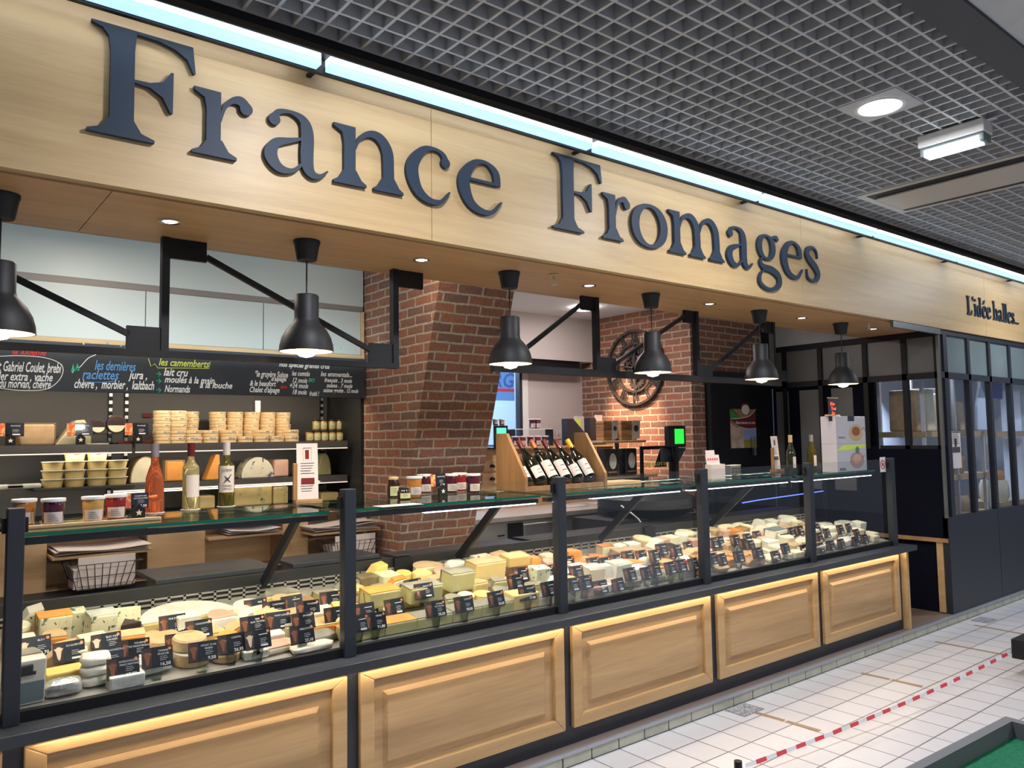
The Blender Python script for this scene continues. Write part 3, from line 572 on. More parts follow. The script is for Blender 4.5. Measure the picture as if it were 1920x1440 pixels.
for i, (xx) in enumerate((1.41, 2.56, 3.72, 4.9)):
    MB().bar((xx+.02, 3.36, ZS-.03), (xx+.02, YG-.02, .96), .045, .02, up=(1, 0, 0)).build('shelf_strut', 'black', SH[i])
# ================================================================ WALL FRIDGE AND CABINETS (left)
YW = 5.18; FX0, FX1 = -1.6, 2.715
fr_ = thing('wall_fridge', 'long open grey wall fridge with two shelves left of the brick column', 'fridge', (0, 0, 0))
MB().box(FX0, FX1, 5.78, 5.85, 1.0, 2.28).build('back_panel', 'fridge_grey', fr_)
MB().box(FX1-.02, FX1, 5.2, 5.78, 1.0, 2.28).build('side_panel', 'fridge_dark', fr_)
MB().box(FX0, FX1, YW+.03, 5.85, 2.0, 2.28).build('canopy', 'fridge_dark', fr_)
ZDK = at(475, 949, y=5.42).z; MB().box(FX0, FX1-.02, 5.2, 5.78, ZDK-.015, ZDK).build('base_deck', 'fridge_dark', fr_)
zA = at(300, 832, y=5.33).z; zB = at(450, 899, y=5.38).z
def shelf(x0, x1, y, z):
    o = MB().box(x0, x1, y, 5.78, z-.02, z).build('shelf', 'fridge_dark', fr_)
    MB().box(x0, x1, y-.012, y, z-.045, z+.002).build('price_rail', 'fridge_grey', o); MB().box(x0, x1, y-.014, y-.004, z-.055, z-.048).build('shelf_light', 'shelf_led', o)
xs1 = at(250, 832, y=5.33).x
shelf(FX0+.02, xs1-.01, 5.33, zA+.0); shelf(xs1+.01, at(650, 832, y=5.33).x, 5.33, zA); shelf(xs1-.1, at(650, 900, y=5.38).x, 5.38, zB)
for u in (207, 237, 603):
    x = at(u, 770, y=5.77).x; mb = MB().box(x-.012, x+.012, 5.765, 5.78, 1.3, 2.0); mb.build('upright', 'black', fr_)
    mb = MB()
    for k in range(14): mb.box(x-.01, x+.01, 5.762, 5.765, 1.32+.05*k, 1.342+.05*k)
    mb.build('upright_slots', 'steel', fr_)
MB().box(at(268, 760, y=5.77).x, at(285, 760, y=5.77).x, 5.765, 5.78, 1.83, 1.86).build('thermometer', 'dark_red', fr_)
MB().box(at(478, 760, y=5.77).x, at(488, 760, y=5.77).x, 5.765, 5.78, 1.87, 1.96).build('lock_plate', 'steel', fr_)
cb = thing('upper_cabinet', 'pale grey wall cabinets above the chalkboard', 'cabinet', (0, 0, 0))
xA, xB = at(273, 580, y=YW).x, at(494, 600, y=YW).x; dxx = xB-xA
xc = [xA-2*dxx, xA-dxx, xA, xB, FX1-.03]
for a, b in zip(xc[:-1], xc[1:]): MB().box(a+.003, b-.003, YW, YW+.02, 2.275, 2.60).build('door', 'cabinet_white', cb)
MB().box(xc[0], FX1-.01, YW, YW+.02, 2.643, ZC-.005).build('top_panel', 'cabinet_white', cb)
MB().box(xc[0], FX1-.01, YW+.004, YW+.02, 2.60, 2.643).box(xc[0], FX1-.01, YW+.022, 5.8, 2.29, ZC-.005).build('recessed_rail', 'cabinet_rail', cb)  # brown-grey rail set back between the doors and the top panel
MB().box(xc[0], FX1-.01, YW-.02, YW+.02, 2.25, 2.275).build('bottom_rail', 'pale_wood', cb)
MB().box(FX1-.03, FX1-.012, YW-.02, YW+.02, 2.275, 2.60).build('end_strip', 'pale_wood', cb)
bd = thing('chalkboard', 'long dark chalkboard with coloured French handwriting above the wall fridge', 'chalkboard', (0, 0, 0)); YBD = YW-.025
MB().box(xc[0], FX1-.01, YBD, YW+.015, 1.962, 2.248).build('board', 'chalkboard', bd)
def chalk(s, u0, v0, u1, size, m='chalk', off=.0012):
    p = at(u0, v0, y=YBD-.002); q = at(u1, v0, y=YBD-.002); q2 = at(u1, v0+(u1-u0)*.02, y=YBD-.002)
    text(s, 'handwriting', m, p, size*1.16, bd, shear=.3, off=off, ext=.0004, width=q.x-p.x)
def cline(pts, m='chalk', w=.004, sub=6):
    P = [at(u, v, y=YBD-.002) for u, v in pts]; MB().stroke([(p.x, p.z, w) for p in P], YBD-.003, YBD-.001, sub=sub).build('chalk_line', m, bd)
for a in [('et Gabriel Coulet, brebi', -10, 695, 114, .07), ('bler extra , vache', -12, 712, 98, .06), ('du morvan, chèvre', -3, 726, 94, .06), ('les dernières', 177, 693, 254, .07, 'chalk_blue'), ('raclettes', 153, 710, 222, .07, 'chalk_blue'),
          ('jura ,', 242, 710, 277, .062), ('chèvre ,  morbier ,  kaltbach', 138, 727, 288, .066), ('les camemberts', 297, 685, 392, .055, 'chalk_yellow'), ('lait cru', 306, 704, 352, .058), ('moulés à la main,', 308, 717, 404, .052),
          ('à la louche', 374, 727, 435, .05), ('Normands', 308, 735, 356, .055), ('nos spécial grands crus', 523, 687, 618, .045), ('*le gruyère Suisse', 477, 706, 539, .05), ("d'alpage", 508, 714, 536, .038), ('& le beaufort', 468, 723, 517, .045),
          ("Chalet d'alpage", 467, 735, 523, .045), ('les comtés', 547, 704, 581, .042), ('12 mois', 547, 717, 575, .042), ('BIO', 578, 716, 590, .032, 'chalk_green'), ('+24 mois', 542, 727, 577, .042), ('18 mois', 547, 739, 574, .042), ('fruité !', 580, 742, 598, .04),
          ('les emmentals...', 601, 705, 660, .042), ('français . 3 mois', 608, 716, 660, .036), ('suisse . 7 mois', 612, 726, 661, .036), ('suisse grotte . 12 mois', 606, 735, 672, .036), ('lait cru', 526, 728, 538, .03, 'chalk_red'), ('la xxième', 22, 664, 86, .055, 'chalk_red')]:
    chalk(*a)
cline([(0, 668), (40, 667), (85, 671), (113, 682), (118, 697), (108, 716), (85, 730), (40, 732), (0, 728)], w=.003); cline([(135, 699), (150, 688), (165, 672), (180, 665)]); cline([(160, 716), (190, 717), (218, 714)], 'chalk_blue', .003)
for u, v in ((137, 690), (145, 688)): MB().prism([(p.x, p.z) for p in (at(u-4, v+7, y=YBD), at(u+4, v+7, y=YBD), at(u, v-8, y=YBD))], YBD-.003, YBD-.001, 'xz').build('chalk_tree', 'chalk_green', bd)
for v in (701, 714, 731): cline([(293, v), (301, v+.5)], 'chalk_green', .004); cline([(297, v-4), (302, v+.5), (297, v+5)], 'chalk_green', .004, 1)
cline([(278, 672), (283, 687), (290, 682), (296, 690), (330, 690), (392, 691), (394, 678)], 'chalk_yellow', .003, 1)
random.seed(3); 
for k in range(22):
    p = at(random.choice([random.uniform(150, 250), random.uniform(500, 650)]), random.uniform(641, 654), y=YBD); MB().cb((p.x, YBD-.001, p.z), (.008, .002, .008)).build('chalk_dot', 'chalk_blue' if k % 2 else 'chalk_yellow', bd)
# lower oak cabinet under the fridge, with niches
oc = thing('oak_base_cabinet', 'oak cabinet with paper niches under the wall fridge', 'cabinet', (0, 0, 0)); YO = 5.12
MB().box(-1.4, 2.70, YO-.3, YO, .74, .825).build('dark_worktop', 'black', oc); MB().box(-1.4, 2.70, YO+.22, YO+.24, .07, 1.16).box(-1.4, 2.70, YO, YO+.22, 1.15, 1.17).build('carcass', 'oak_cabinet', oc)
nx = [(.69, 1.22), (1.56, 2.07), (2.25, 2.66)]
e = -1.4
for a, b in nx+[(2.70, 2.71)]: MB().box(e, a, YO, YO+.22, .07, 1.15).build('front_board', 'oak_cabinet', oc); e = b
for a, b in nx: MB().box(a, b, YO, YO+.22, .07, .83).build('drawer_front', 'oak_cabinet', oc)
def sheets(lab, x0, x1, y0, y1, z, n, mt='paper_pink', nm='paper_stack'):
    t = thing(nm, lab, 'paper', (0, 0, z)); 
    for k in range(n):
        j = random.uniform(-.015, .015); vs = []; 
        for i in range(9):
            q = i/8; x = x0+(x1-x0)*q+j
            for y in (y0, y1): vs += [(x, y-j, k*.009+.012*math.sin(q*5+k)*(.4+.1*k)), (x, y-j, k*.009+.0015+.012*math.sin(q*5+k)*(.4+.1*k))]
        f = []
        for i in range(8): a = i*4; f += [(a, a+4, a+6, a+2), (a+1, a+3, a+7, a+5), (a, a+1, a+5, a+4), (a+2, a+6, a+7, a+3)]
        f += [(0, 2, 3, 1), (32, 33, 35, 34)]; MB().add(vs, f).build('sheet', mt, t, smooth=False)
    return t
sheets('stack of wrapping paper lying in the left oak niche', .72, 1.2, 4.94, 5.28, 1.04, 3); MB().box(.695, 1.215, 4.96, 5.34, 1.015, 1.03).build('niche_shelf', 'oak_cabinet', oc)
sheets('white paper stack in the middle oak niche', 1.70, 2.03, 5.04, 5.3, 1.06, 3, 'paper'); MB().box(1.565, 2.065, 5.06, 5.34, 1.035, 1.05).build('niche_shelf', 'oak_cabinet', oc)
sheets('crumpled wrapping papers left of the brick column', 2.2, 2.68, 4.9, 5.14, 1.045, 5)
MB().box(2.2, 2.70, 4.92, 5.34, 1.02, 1.035).build('niche_shelf', 'oak_cabinet', oc)
def basket(lab, x0, x1, y0, y1, z0, z1):
    t = thing('wire_basket', lab, 'basket', (0, 0, 0)); b = MB(); r = .0025
    for z, k in ((z1, 0), (z0+(z1-z0)*.5, .02), (z0, .045)):
        P = [(x0+k, y0+k, z), (x1-k, y0+k, z), (x1-k, y1-k, z), (x0+k, y1-k, z)]
        for i in range(4): b.tube(P[i], P[(i+1) % 4], r, 6)
    n = 9
    for i in range(n+1):
        q = i/n; b.tube((x0+(x1-x0)*q, y0, z1), (x0+.045+(x1-x0-.09)*q, y0+.045, z0), r, 6); b.tube((x0+(x1-x0)*q, y1, z1), (x0+.045+(x1-x0-.09)*q, y1-.045, z0), r, 6); b.tube((x0+.045+(x1-x0-.09)*q, y0+.045, z0), (x0+.045+(x1-x0-.09)*q, y1-.045, z0), r, 6)
    for i in range(5): q = i/4; b.tube((x0, y0+(y1-y0)*q, z1), (x0+.045, y0+.045+(y1-y0-.09)*q, z0), r, 6); b.tube((x1, y0+(y1-y0)*q, z1), (x1-.045, y0+.045+(y1-y0-.09)*q, z0), r, 6)
    b.build('wire_mesh', 'iron', t)
    MB().box(x0+.03, x1-.03, y0+.05, y1-.05, z0+.004, z1-.03).box(x0+.05, x1-.03, y0+.04, y0+.05, z0+.02, z1+.035).build('paper_liner', 'paper_pink', t)
basket('wire basket of wrapping papers in front of left oak niche', .76, 1.13, 4.84, 5.10, .85, .99)
basket('wire basket with papers beside the brick column base', 2.3, 2.68, 4.86, 5.10, .83, .97)
# ================================================================ GOODS BUILDERS
def disc(r, h, seg=24, b=.003): return [(0, 0), (r-b, 0), (r, b), (r, h-b), (r-b, h), (0, h)]
def card(lab, loc, w=.112, h=.078, name='', price='', lean=.25, rz=0, leg=.03, goat=0, fruit=False, group='black price cards', seal=True, face=None, cat='price card', grp=None):
    t = thing('price_card', lab, cat, loc, rz, group)
    T = Matrix.Translation((0, 0, leg)) @ Matrix.Rotation(-lean, 4, 'X')
    MB().box(-w/2, w/2, 0, .0015, 0, h, T).build('card', 'card', t)
    MB().box(-w/2, -w*.18, -.0008, 0, .002, h-.002, T).build('picture', 'cow_field' if not fruit else 'fruit', t)
    if not fruit:
        P = [(-.36, .22), (-.31, .12), (-.27, .22), (-.235, .55), (-.17, .68), (-.245, .68), (-.27, .74), (-.37, .74), (-.395, .68), (-.47, .68), (-.405, .55)]
        MB().prism([(a*w, b*h*1.05) for a, b in P], -.0014, -.0008, 'xz', T).build('cow_head', 'cow_white' if goat else 'cow', t)
    if w > .08 and name:
        for k, l in enumerate(name.split('|')):
            o = text(l, 'card_text', 'card_print', (0, 0, 0), h*.135, t, ext=.0003, align='CENTER'); o.matrix_local = T @ Matrix.Translation((w*.19, -.0012, h*(.74-.15*k))) @ Matrix.Rotation(PI/2, 4, 'X')
    lm = MB()
    for k in range(3 if name else 4): lm.box(w*.08, w*(.3, .34, .28, .32)[k], -.0012, -.0004, h*(.5-.085*k), h*(.515-.085*k), T)
    if not name: lm.box(w*.04, w*.38, -.0012, -.0004, h*.7, h*.74, T)
    lm.build('small_print', 'card_print', t)
    if price: o = text(price, 'price_text', 'card_print', (0, 0, 0), h*.23, t, ext=.0003, off=.0003, align='RIGHT'); o.matrix_local = T @ Matrix.Translation((w*.42, -.0012, h*.07)) @ Matrix.Rotation(PI/2, 4, 'X')
    else: MB().box(w*.08, w*.36, -.0012, -.0004, h*.1, h*.2, T).build('price_text', 'card_print', t)
    if seal: MB().prism(ngon((w*.4, h*.85), h*.075, 12), -.0012, -.0004, 'xz', T).build('seal', 'seal', t)
    if leg > .005: MB().add([(-.02, .0, leg+.01), (.02, .0, leg+.01), (.012, .002, 0), (-.012, .002, 0), (-.02, .004, leg+.01), (.02, .004, leg+.01), (.02, .03, 0), (-.02, .03, 0)], [(0, 1, 2, 3), (4, 7, 6, 5), (0, 4, 5, 1), (3, 2, 6, 7), (0, 3, 7, 4), (1, 5, 6, 2)]).build('clear_stand', 'jar_glass', t)
    return t
def star_holder(lab, loc, s=1.0):
    t = thing('card_holder', lab, 'card holder', loc)
    MB().prism([(-.028*s, 0), (.028*s, 0), (.028*s, .05*s), (0, .075*s), (-.028*s, .05*s)], -.01*s, .01*s, 'xz').build('body', 'black', t)
    MB().prism([((.016 if i % 2 == 0 else .007)*s*math.sin(PI*i/5), .033*s+(.016 if i % 2 == 0 else .007)*s*math.cos(PI*i/5)) for i in range(10)], -.012*s, -.01*s, 'xz').build('star', 'paste_cream', t); return t
def bottle(lab, loc, glassm, cap, H=.30, R=.037, shape='bord', lab_m='label', tilt=None, lz=(.05, .12), foilh=.06, liq=None, lines=2, txt=None, parts=True):
    t = thing('wine_bottle', lab, 'bottle', loc)
    if shape == 'bord': pr = [(0, 0), (R-.004, 0), (R, .006), (R, H*.6), (R*.93, H*.65), (R*.55, H*.70), (.0145, H*.76), (.014, H-.01), (.016, H-.008), (.016, H), (0, H)]
    elif shape == 'burg': pr = [(0, 0), (R-.004, 0), (R, .006), (R, H*.47), (R*.9, H*.55), (R*.6, H*.66), (.017, H*.76), (.014, H*.85), (.014, H-.01), (.016, H-.008), (.016, H), (0, H)]
    else: pr = [(0, 0), (R-.003, 0), (R, .006), (R*.97, H*.3), (R*.9, H*.5), (R*.62, H*.63), (R*.42, H*.7), (.016, H*.78), (.014, H-.01), (.016, H-.008), (.016, H), (0, H)]
    MB().lathe(pr, seg=28).build('glass', glassm, t, smooth=True)
    MB().lathe([(.0155, H-foilh), (.0165, H-foilh+.004), (.0165, H+.001), (0, H+.0015)], seg=20).build('capsule', cap, t, smooth=True)
    if lab_m:
        a = -PI/2; r = R+.0006; MB().lathe([(r, lz[0]), (r, lz[0]+lz[1])], seg=18, arc=(a-1.1, a+1.1)).build('label', lab_m, t, smooth=True)
        lm = MB(); 
        for k in range(lines): lm.lathe([(r+.0004, lz[0]+lz[1]*(.3+.3*k)), (r+.0004, lz[0]+lz[1]*(.35+.3*k))], seg=8, arc=(a-.45+.1*k, a+.45-.1*k))
        if lines: lm.build('label_print', 'ink', t)
    if tilt is not None: t.rotation_euler = tilt
    return t
def jar(lab, loc, jam, H=.1, R=.036, lid='white', lab_m='label', lz=(.012, .04), round_=False, taper=.9):
    t = thing('jam_jar', lab, 'jar', loc)
    MB().lathe([(0, 0), (R*taper-.002, 0), (R*taper, .003), (R, H-.014), (R-.001, H-.012), (0, H-.012)] if not round_ else [(0, 0), (R-.003, 0), (R, .006), (R, H*.6), (R*.8, H-.012), (0, H-.012)], seg=24).build('glass', jam, t, smooth=True)
    MB().lathe([(0, H-.012), (R+.003, H-.012), (R+.004, H-.008), (R+.003, H-.001), (0, H)] if not round_ else disc(R*.78, .016), c=(0, 0, 0 if not round_ else H-.014), seg=24).build('lid', lid, t, smooth=True)
    r = R+.001; a = -PI/2-.1
    MB().lathe([(r*(taper+.02) if not round_ else r, lz[0]), (r*(taper+.06) if not round_ else r, lz[0]+lz[1])], seg=14, arc=(a-.95, a+.95)).build('label', lab_m, t, smooth=True)
    lm = MB()
    for k in range(4): lm.lathe([(r+.0012-.002*(1-taper)*10*(.6-.1*k), lz[0]+lz[1]*(.2+.18*k)), (r+.0012-.002*(1-taper)*10*(.6-.1*k), lz[0]+lz[1]*(.24+.18*k))], seg=6, arc=(a-.5, a+.5-.12*k))
    lm.build('label_print', 'ink', t); return t
# ---------------- on the glass shelf, bay 1
def S_(u, v): return at(u, v, z=ZS)
tr = thing('wooden_tray', 'small wooden tray carrying four jam jars on left glass shelf', 'tray', (0, 0, ZS+.0005))
MB().box(.355, .81, 3.20, 3.36, 0, .012).box(.355, .81, 3.195, 3.21, .0125, .024).build('board', 'pale_wood', tr, bevel=.002)
zj = ZS+.0135
for x, y, j, l in ((.372, 3.31, 'jam_amber', 'amber jam jar with white lid, far left of the wooden tray'), (.455, 3.25, 'jam_plum', 'dark plum jam jar with white lid behind the leftmost post'), (.585, 3.255, 'jam_honey', 'amber brown jam jar with white label in the middle of the tray'), (.672, 3.31, 'jam_red', 'red jam jar on the tray beside the fruit price card')):
    jar(l, (x, y, zj), j, .10, .037)
card('black price card with fruit picture reading 5,50 beside jam jars', (.745, 3.315, zj), .095, .06, 'CONFITURE|GOURMANDE', '5,50', .1, 0, .04, fruit=True, seal=False, group=None)
star_holder('small black card holder with star beneath the fruit price card', (.745, 3.27, zj), .8)
for nm, l, px, cap, gm, sh, lm, R, ms in (('a', 'rosé wine bottle with grey capsule on a round coaster', (289, 962), 'capsule_grey', 'rose_wine', 'cone', None, .040, 0), ('b', 'clear white wine bottle with red capsule on a round coaster', (357, 956), 'capsule_red', 'white_wine', 'bord', 'label', .036, 0), ('c', 'green tinted white wine bottle with pale capsule and large white label', (424, 950), 'capsule_white', 'green_wine', 'bord', 'label', .037, 0)):
    p = S_(*px); c0 = MB().lathe(disc(.044, .004), seg=24).build('coaster', 'label', loc=(p.x, p.y, ZS+.0003)); tag(c0, 'thin round pink coaster under the '+{'a': 'rosé bottle', 'b': 'red capsule wine bottle', 'c': 'pale capsule wine bottle'}[nm], 'coaster')
    bt_ = bottle(l, (p.x, p.y, ZS+.0045), gm, cap, .30, R, sh, lm, lz=(.055, .1) if nm == 'b' else (.065, .125), lines=0)
    bt_.rotation_euler = (0, 0, -.25 if nm == 'c' else .35)
    if nm == 'c':
        for s, z, h in (('JACQUES', .165, .016), ('PREMIERES', .092, .011), ('GRIVES', .078, .011)): text(s, 'label_text', 'ink', (0, -.0385, z), h, bt_, ext=.0004, align='CENTER', width=.046)
        MB().stroke([(-.015, .11, .002), (0, .125, .01), (.01, .135, .006), (.018, .15, .002)], -.0385, -.0378).stroke([(-.01, .142, .002), (0, .128, .008), (.015, .112, .003)], -.0385, -.0378).build('bird_print', 'ink', bt_)
def clamp_sign(lab, u, v, W, Hh, rz, thin=False):
    p = S_(u, v); t = thing('clamped_notice', lab, 'notice', (p.x, p.y, ZS), rz)
    MB().box(-W*.62, W*.62, -.03, .03, 0, .018).build('base', 'oak_rack', t, bevel=.003); MB().box(-W/2-.02, -W/2, -.01, .012, .018, Hh*.72).build('upright', 'oak_rack', t, bevel=.003)
    T = Matrix.Translation((0, 0, .02)) @ Matrix.Rotation(-.08, 4, 'X'); MB().box(-W/2, W/2, -.004, -.002, 0, Hh, T).build('paper', 'paper', t)
    lm = MB().box(-W*.1, W*.08, -.006, -.0045, Hh*.72, Hh*.88, T)
    lm.box(-W*.3, W*.32, -.006, -.0045, Hh*.27, Hh*.38, T); lm.build('dark_block', 'dark_red' if not thin else 'ink', t)
    lm = MB()
    for k in range(12):
        if 5 <= k <= 6: continue
        lm.box(-W*(.34-.02*(k % 3)), W*(.32-.05*(k % 4)), -.006, -.0045, Hh*(.64-.045*k), Hh*(.648-.045*k), T)
    lm.box(-W*.2, -W*.195, -.006, -.0045, Hh*.68, Hh*.92, T).box(W*.195, W*.2, -.006, -.0045, Hh*.68, Hh*.92, T).box(-W*.2, W*.2, -.006, -.0045, Hh*.915, Hh*.92, T).build('print', 'ink', t); return t
clamp_sign('white printed notice held upright in wooden clamp right of three wine bottles', 577, 944, .105, .275, -.15)
# bay 2: jars and price card
for u, v, j, l, kw in ((738, 932, 'honey_dark', 'dark honey jar with gold lid at the left of second shelf', dict(H=.105, R=.034, lid='capsule_gold', lab_m='label_green', round_=True, lz=(.008, .05))),
    (757, 936, 'honey_dark', 'low black lidded jar with yellow label in front of honey jar', dict(H=.06, R=.034, lid='lid_black', lab_m='label_green', round_=True, lz=(.006, .026))),
    (777, 931, 'jam_amber', 'amber jam jar with white lid behind the low black jar', {}), (796, 925, 'jam_plum', 'dark jam jar half hidden left of the small price card', {}),
    (845, 924, 'jam_plum', 'dark jam jar just right of the small price card', {}), (862, 921, 'jam_red', 'dark red jam jar second from the lone jar', {}), (887, 924, 'jam_plum', 'lone dark jam jar left of the wooden wine rack', {})):
    p = S_(u, v); kw = dict(dict(H=.108, R=.04), **kw); jar(l, (p.x, p.y, ZS+.0005), j, **kw)
p = S_(822, 930); card('black price card with fruit picture between jam jars, second bay', (p.x, p.y, ZS), .095, .068, 'CONFITURE', '6,20', .05, 0, .05, fruit=True, seal=False, group=None); star_holder('small black star card holder before the dark jam jars', (p.x, p.y-.04, ZS), .85)
p = S_(740, 948); MB().box(-.12, .1, -.05, .05, 0, .001).build('paper_sheet', 'paper', loc=(p.x+.03, p.y-.0, ZS+.0005), label='white paper sheet lying flat under the left jars, second bay', category='paper')
# wooden wine rack with six tilted bottles
A = at(905, 920, z=ZS); B_ = at(1130, 905, z=ZS)
rk = thing('wine_rack', 'slanted oak wine rack with triangular sides holding six red wine bottles', 'wine rack', (0, 0, ZS)); rx0, rx1, ry0, ry1 = 2.80, 3.457, 3.42, 3.69
for x in (rx0, rx1-.022): MB().prism([(ry0, 0), (ry1, 0), (ry1, .333), (ry1-.1, .333), (ry0, .083)], x, x+.022, 'yz').build('side_panel', 'oak_rack', rk, bevel=.002)
MB().box(rx0+.022, rx1-.022, ry0+.005, ry0+.025, 0, .028).box(rx0+.022, rx1-.022, ry0+.026, ry1-.02, .0, .02).build('bottom_board', 'oak_rack', rk, bevel=.002)
MB().box(rx0+.022, rx1-.022, ry1-.02, ry1, 0, .2).build('back_board', 'oak_rack', rk)
caps = ['capsule_red', 'capsule_red', 'capsule_copper', 'capsule_red', 'dark_red', 'capsule_yellow']
ls = ['smallest label, at the left end', 'second from left, cream crest label', 'third from left, copper capsule', 'fourth from left, large wavy white label', 'fifth from left, short white label', 'right end, yellow capsule']
for i in range(6):
    bottle('dark red wine bottle leaning in oak rack, '+ls[i], (rx0+.075+.1*i, ry0+.062, ZS+.036+.0), 'wine_dark', caps[i], .31, .042 if i else .034, 'burg' if i != 2 else 'bord', 'label', lz=(.03, .075 if i in (1, 4, 0) else .11), tilt=(-.62, -.10, 0))
# wood board bay 3
MB().box(3.47, 3.80, 3.45, 3.62, 0, .02).build('wooden_board', 'pale_wood', loc=(0, 0, ZS+.0005), bevel=.003, label='thin wooden board lying right of the wine rack on glass shelf', category='board')
# bay 4: leaflet holder, card box, notice, bottles, boxes
p = S_(1345, 898); t = thing('leaflet_stand', 'pale pink leaflet stand with small red prints on fourth glass shelf', 'leaflet stand', (p.x+.04, p.y+.02, ZS))
T = Matrix.Rotation(-.15, 4, 'X'); MB().box(-.08, .08, 0, .05, 0, .1).build('box', 'paper_pink', t); MB().box(-.08, .07, .02, .024, .1, .17, T).box(-.06, .04, .03, .034, .17, .205, T).build('back_card', 'paper', t)
lm = MB()
for k in range(5): lm.prism(ngon((-.055+.025*k, .14), .008, 8), .018, .02, 'xz', T)
lm.build('print', 'red', t)
p = S_(1376, 890); t = thing('card_box', 'clear plastic box of small dark cards beside the leaflet stand', 'box', (p.x+.03, p.y, ZS)); MB().box(-.07, .06, 0, .05, 0, .07).build('box', 'frost_dim', t)
lm = MB(); [lm.box(-.06+.03*k, -.035+.03*k, -.002, 0, .01+.025*j, .03+.025*j) for k in range(4) for j in range(2)]; lm.build('card_fronts', 'ink', t); MB().box(-.072, .062, -.002, .052, .07, .073).build('lid', 'white', t)
clamp_sign('narrow white notice in wooden clamp left of two bottles, fourth shelf', 1457, 884, .11, .27, .1, True)
for u, v, l, c in ((1484, 884, 'dark green wine bottle with cream capsule right of the narrow notice', 'capsule_gold'), (1523, 880, 'green wine bottle with grey foil left of the white boxes', 'capsule_grey')):
    p = S_(u, v); b = bottle(l, (p.x, p.y, ZS+.0005), 'bottle_green' if u < 1500 else 'green_wine', c, .295, .038, 'burg', 'label', lz=(.03, .09), lines=0); b.rotation_euler = (0, 0, .5)
p = at(1571, 886, z=ZS); bx0 = p.x; by0 = p.y
bw = at(1626, 880, y=by0).x-bx0; bd_ = at(1542, 880, x=bx0).y-by0; bh = at(1571, 833, y=by0).z-ZS
for k, (l, m_) in enumerate((('lower white fondue set box with yellow band and pink pot picture', 'stove_pink'), ('upper white fondue set box with brown pot picture, atop another', 'stew'))):
    t = thing('fondue_box', l, 'box', (bx0, by0, ZS+.0005+(bh+.001)*k)); MB().box(0, bw, 0, bd_, 0, bh).build('carton', 'carton', t, bevel=.002)
    cx, cz = bw*.66, bh*.40
    MB().prism(ngon((cx, cz), bw*.24, 20, ry=bh*.3), -.0015, 0, 'xz').build('pot_picture', m_ if k == 0 else 'pale_wood', t); MB().prism(ngon((cx, cz+.01), bw*.14, 18, ry=bh*.17), -.0025, -.0015, 'xz').build('pot_filling', 'stew' if k else 'pink_rind', t)
    MB().stroke([(cx+bw*.2, cz+.02, .006), (cx+bw*.28, cz+.04, .005), (cx+bw*.3, cz+.01, .004)], -.0015, 0).build('pot_handle', m_, t)
    if k == 0:
        MB().prism([(0.0, bh*.78), (bw*.2, bh*.95), (bw*.95, bh*.98), (bw*.95, bh*.86), (bw*.3, bh*.78)], -.001, 0, 'xz').build('yellow_band', 'lime', t); MB().prism(ngon((cx+.01, cz+bh*.36), .03, 9), -.003, -.002, 'xz').build('broccoli_picture', 'broccoli', t)
        text('BOSKA', 'brand_text', 'ink', (bw*.08, -.001, .012), .03, t, width=.09)
    else:
        MB().box(bw*.4, bw*.62, -.001, 0, bh*.82, bh).box(-.001, 0, bd_*.2, bd_*.45, bh*.82, bh).build('logo_block', 'navy', t); lm = MB(); [lm.box(bw*.06, bw*(.3-.03*j), -.001, 0, bh*(.2+.04*j), bh*(.215+.04*j)) for j in range(2)]; lm.build('small_print', 'ink', t)
zt_ = ZS+2*bh+.003; t = thing('chalk_easel', 'small black board with orange handwriting on top of white boxes', 'board', (bx0+.06, by0+.04, zt_)); bb = at(1587, 748, y=by0+.04); hh_ = bb.z-zt_
MB().box(-.085, .085, 0, .035, 0, .012).build('base', 'pale_wood', t); MB().box(-.07, .07, .005, .013, .012, hh_).build('board', 'chalkboard', t); MB().box(-.075, .075, .003, .015, hh_, hh_+.008).build('top_rail', 'pale_wood', t)
for k, s in enumerate(('Mon', 'Tout', 'Sur', 'Le A', 'Vaguel')): text(s, 'handwriting', 'orange_text', (-.055+.008*(k % 3), .003, hh_-.055-.037*k), .038, t, shear=.3, off=.0008)
st_ = thing('glass_sticker', 'small white sticker with red prohibition ring on the last glass pane', 'sticker', (at(1655, 871, y=3.081).x, 3.081, at(1655, 871, y=3.081).z)); MB().box(-.045, .045, -.001, 0, -.06, .06).build('sheet', 'white', st_)
MB().stroke([(.033*math.cos(2*PI*k/12), .033*math.sin(2*PI*k/12), .009) for k in range(12)], -.002, -.001, closed=True).stroke([(-.023, .023, .007), (.023, -.023, .007)], -.002, -.001).build('ring', 'red', st_); MB().prism(ngon((0, 0), .014, 12), -.0018, -.001, 'xz').build('symbol', 'ink', st_)
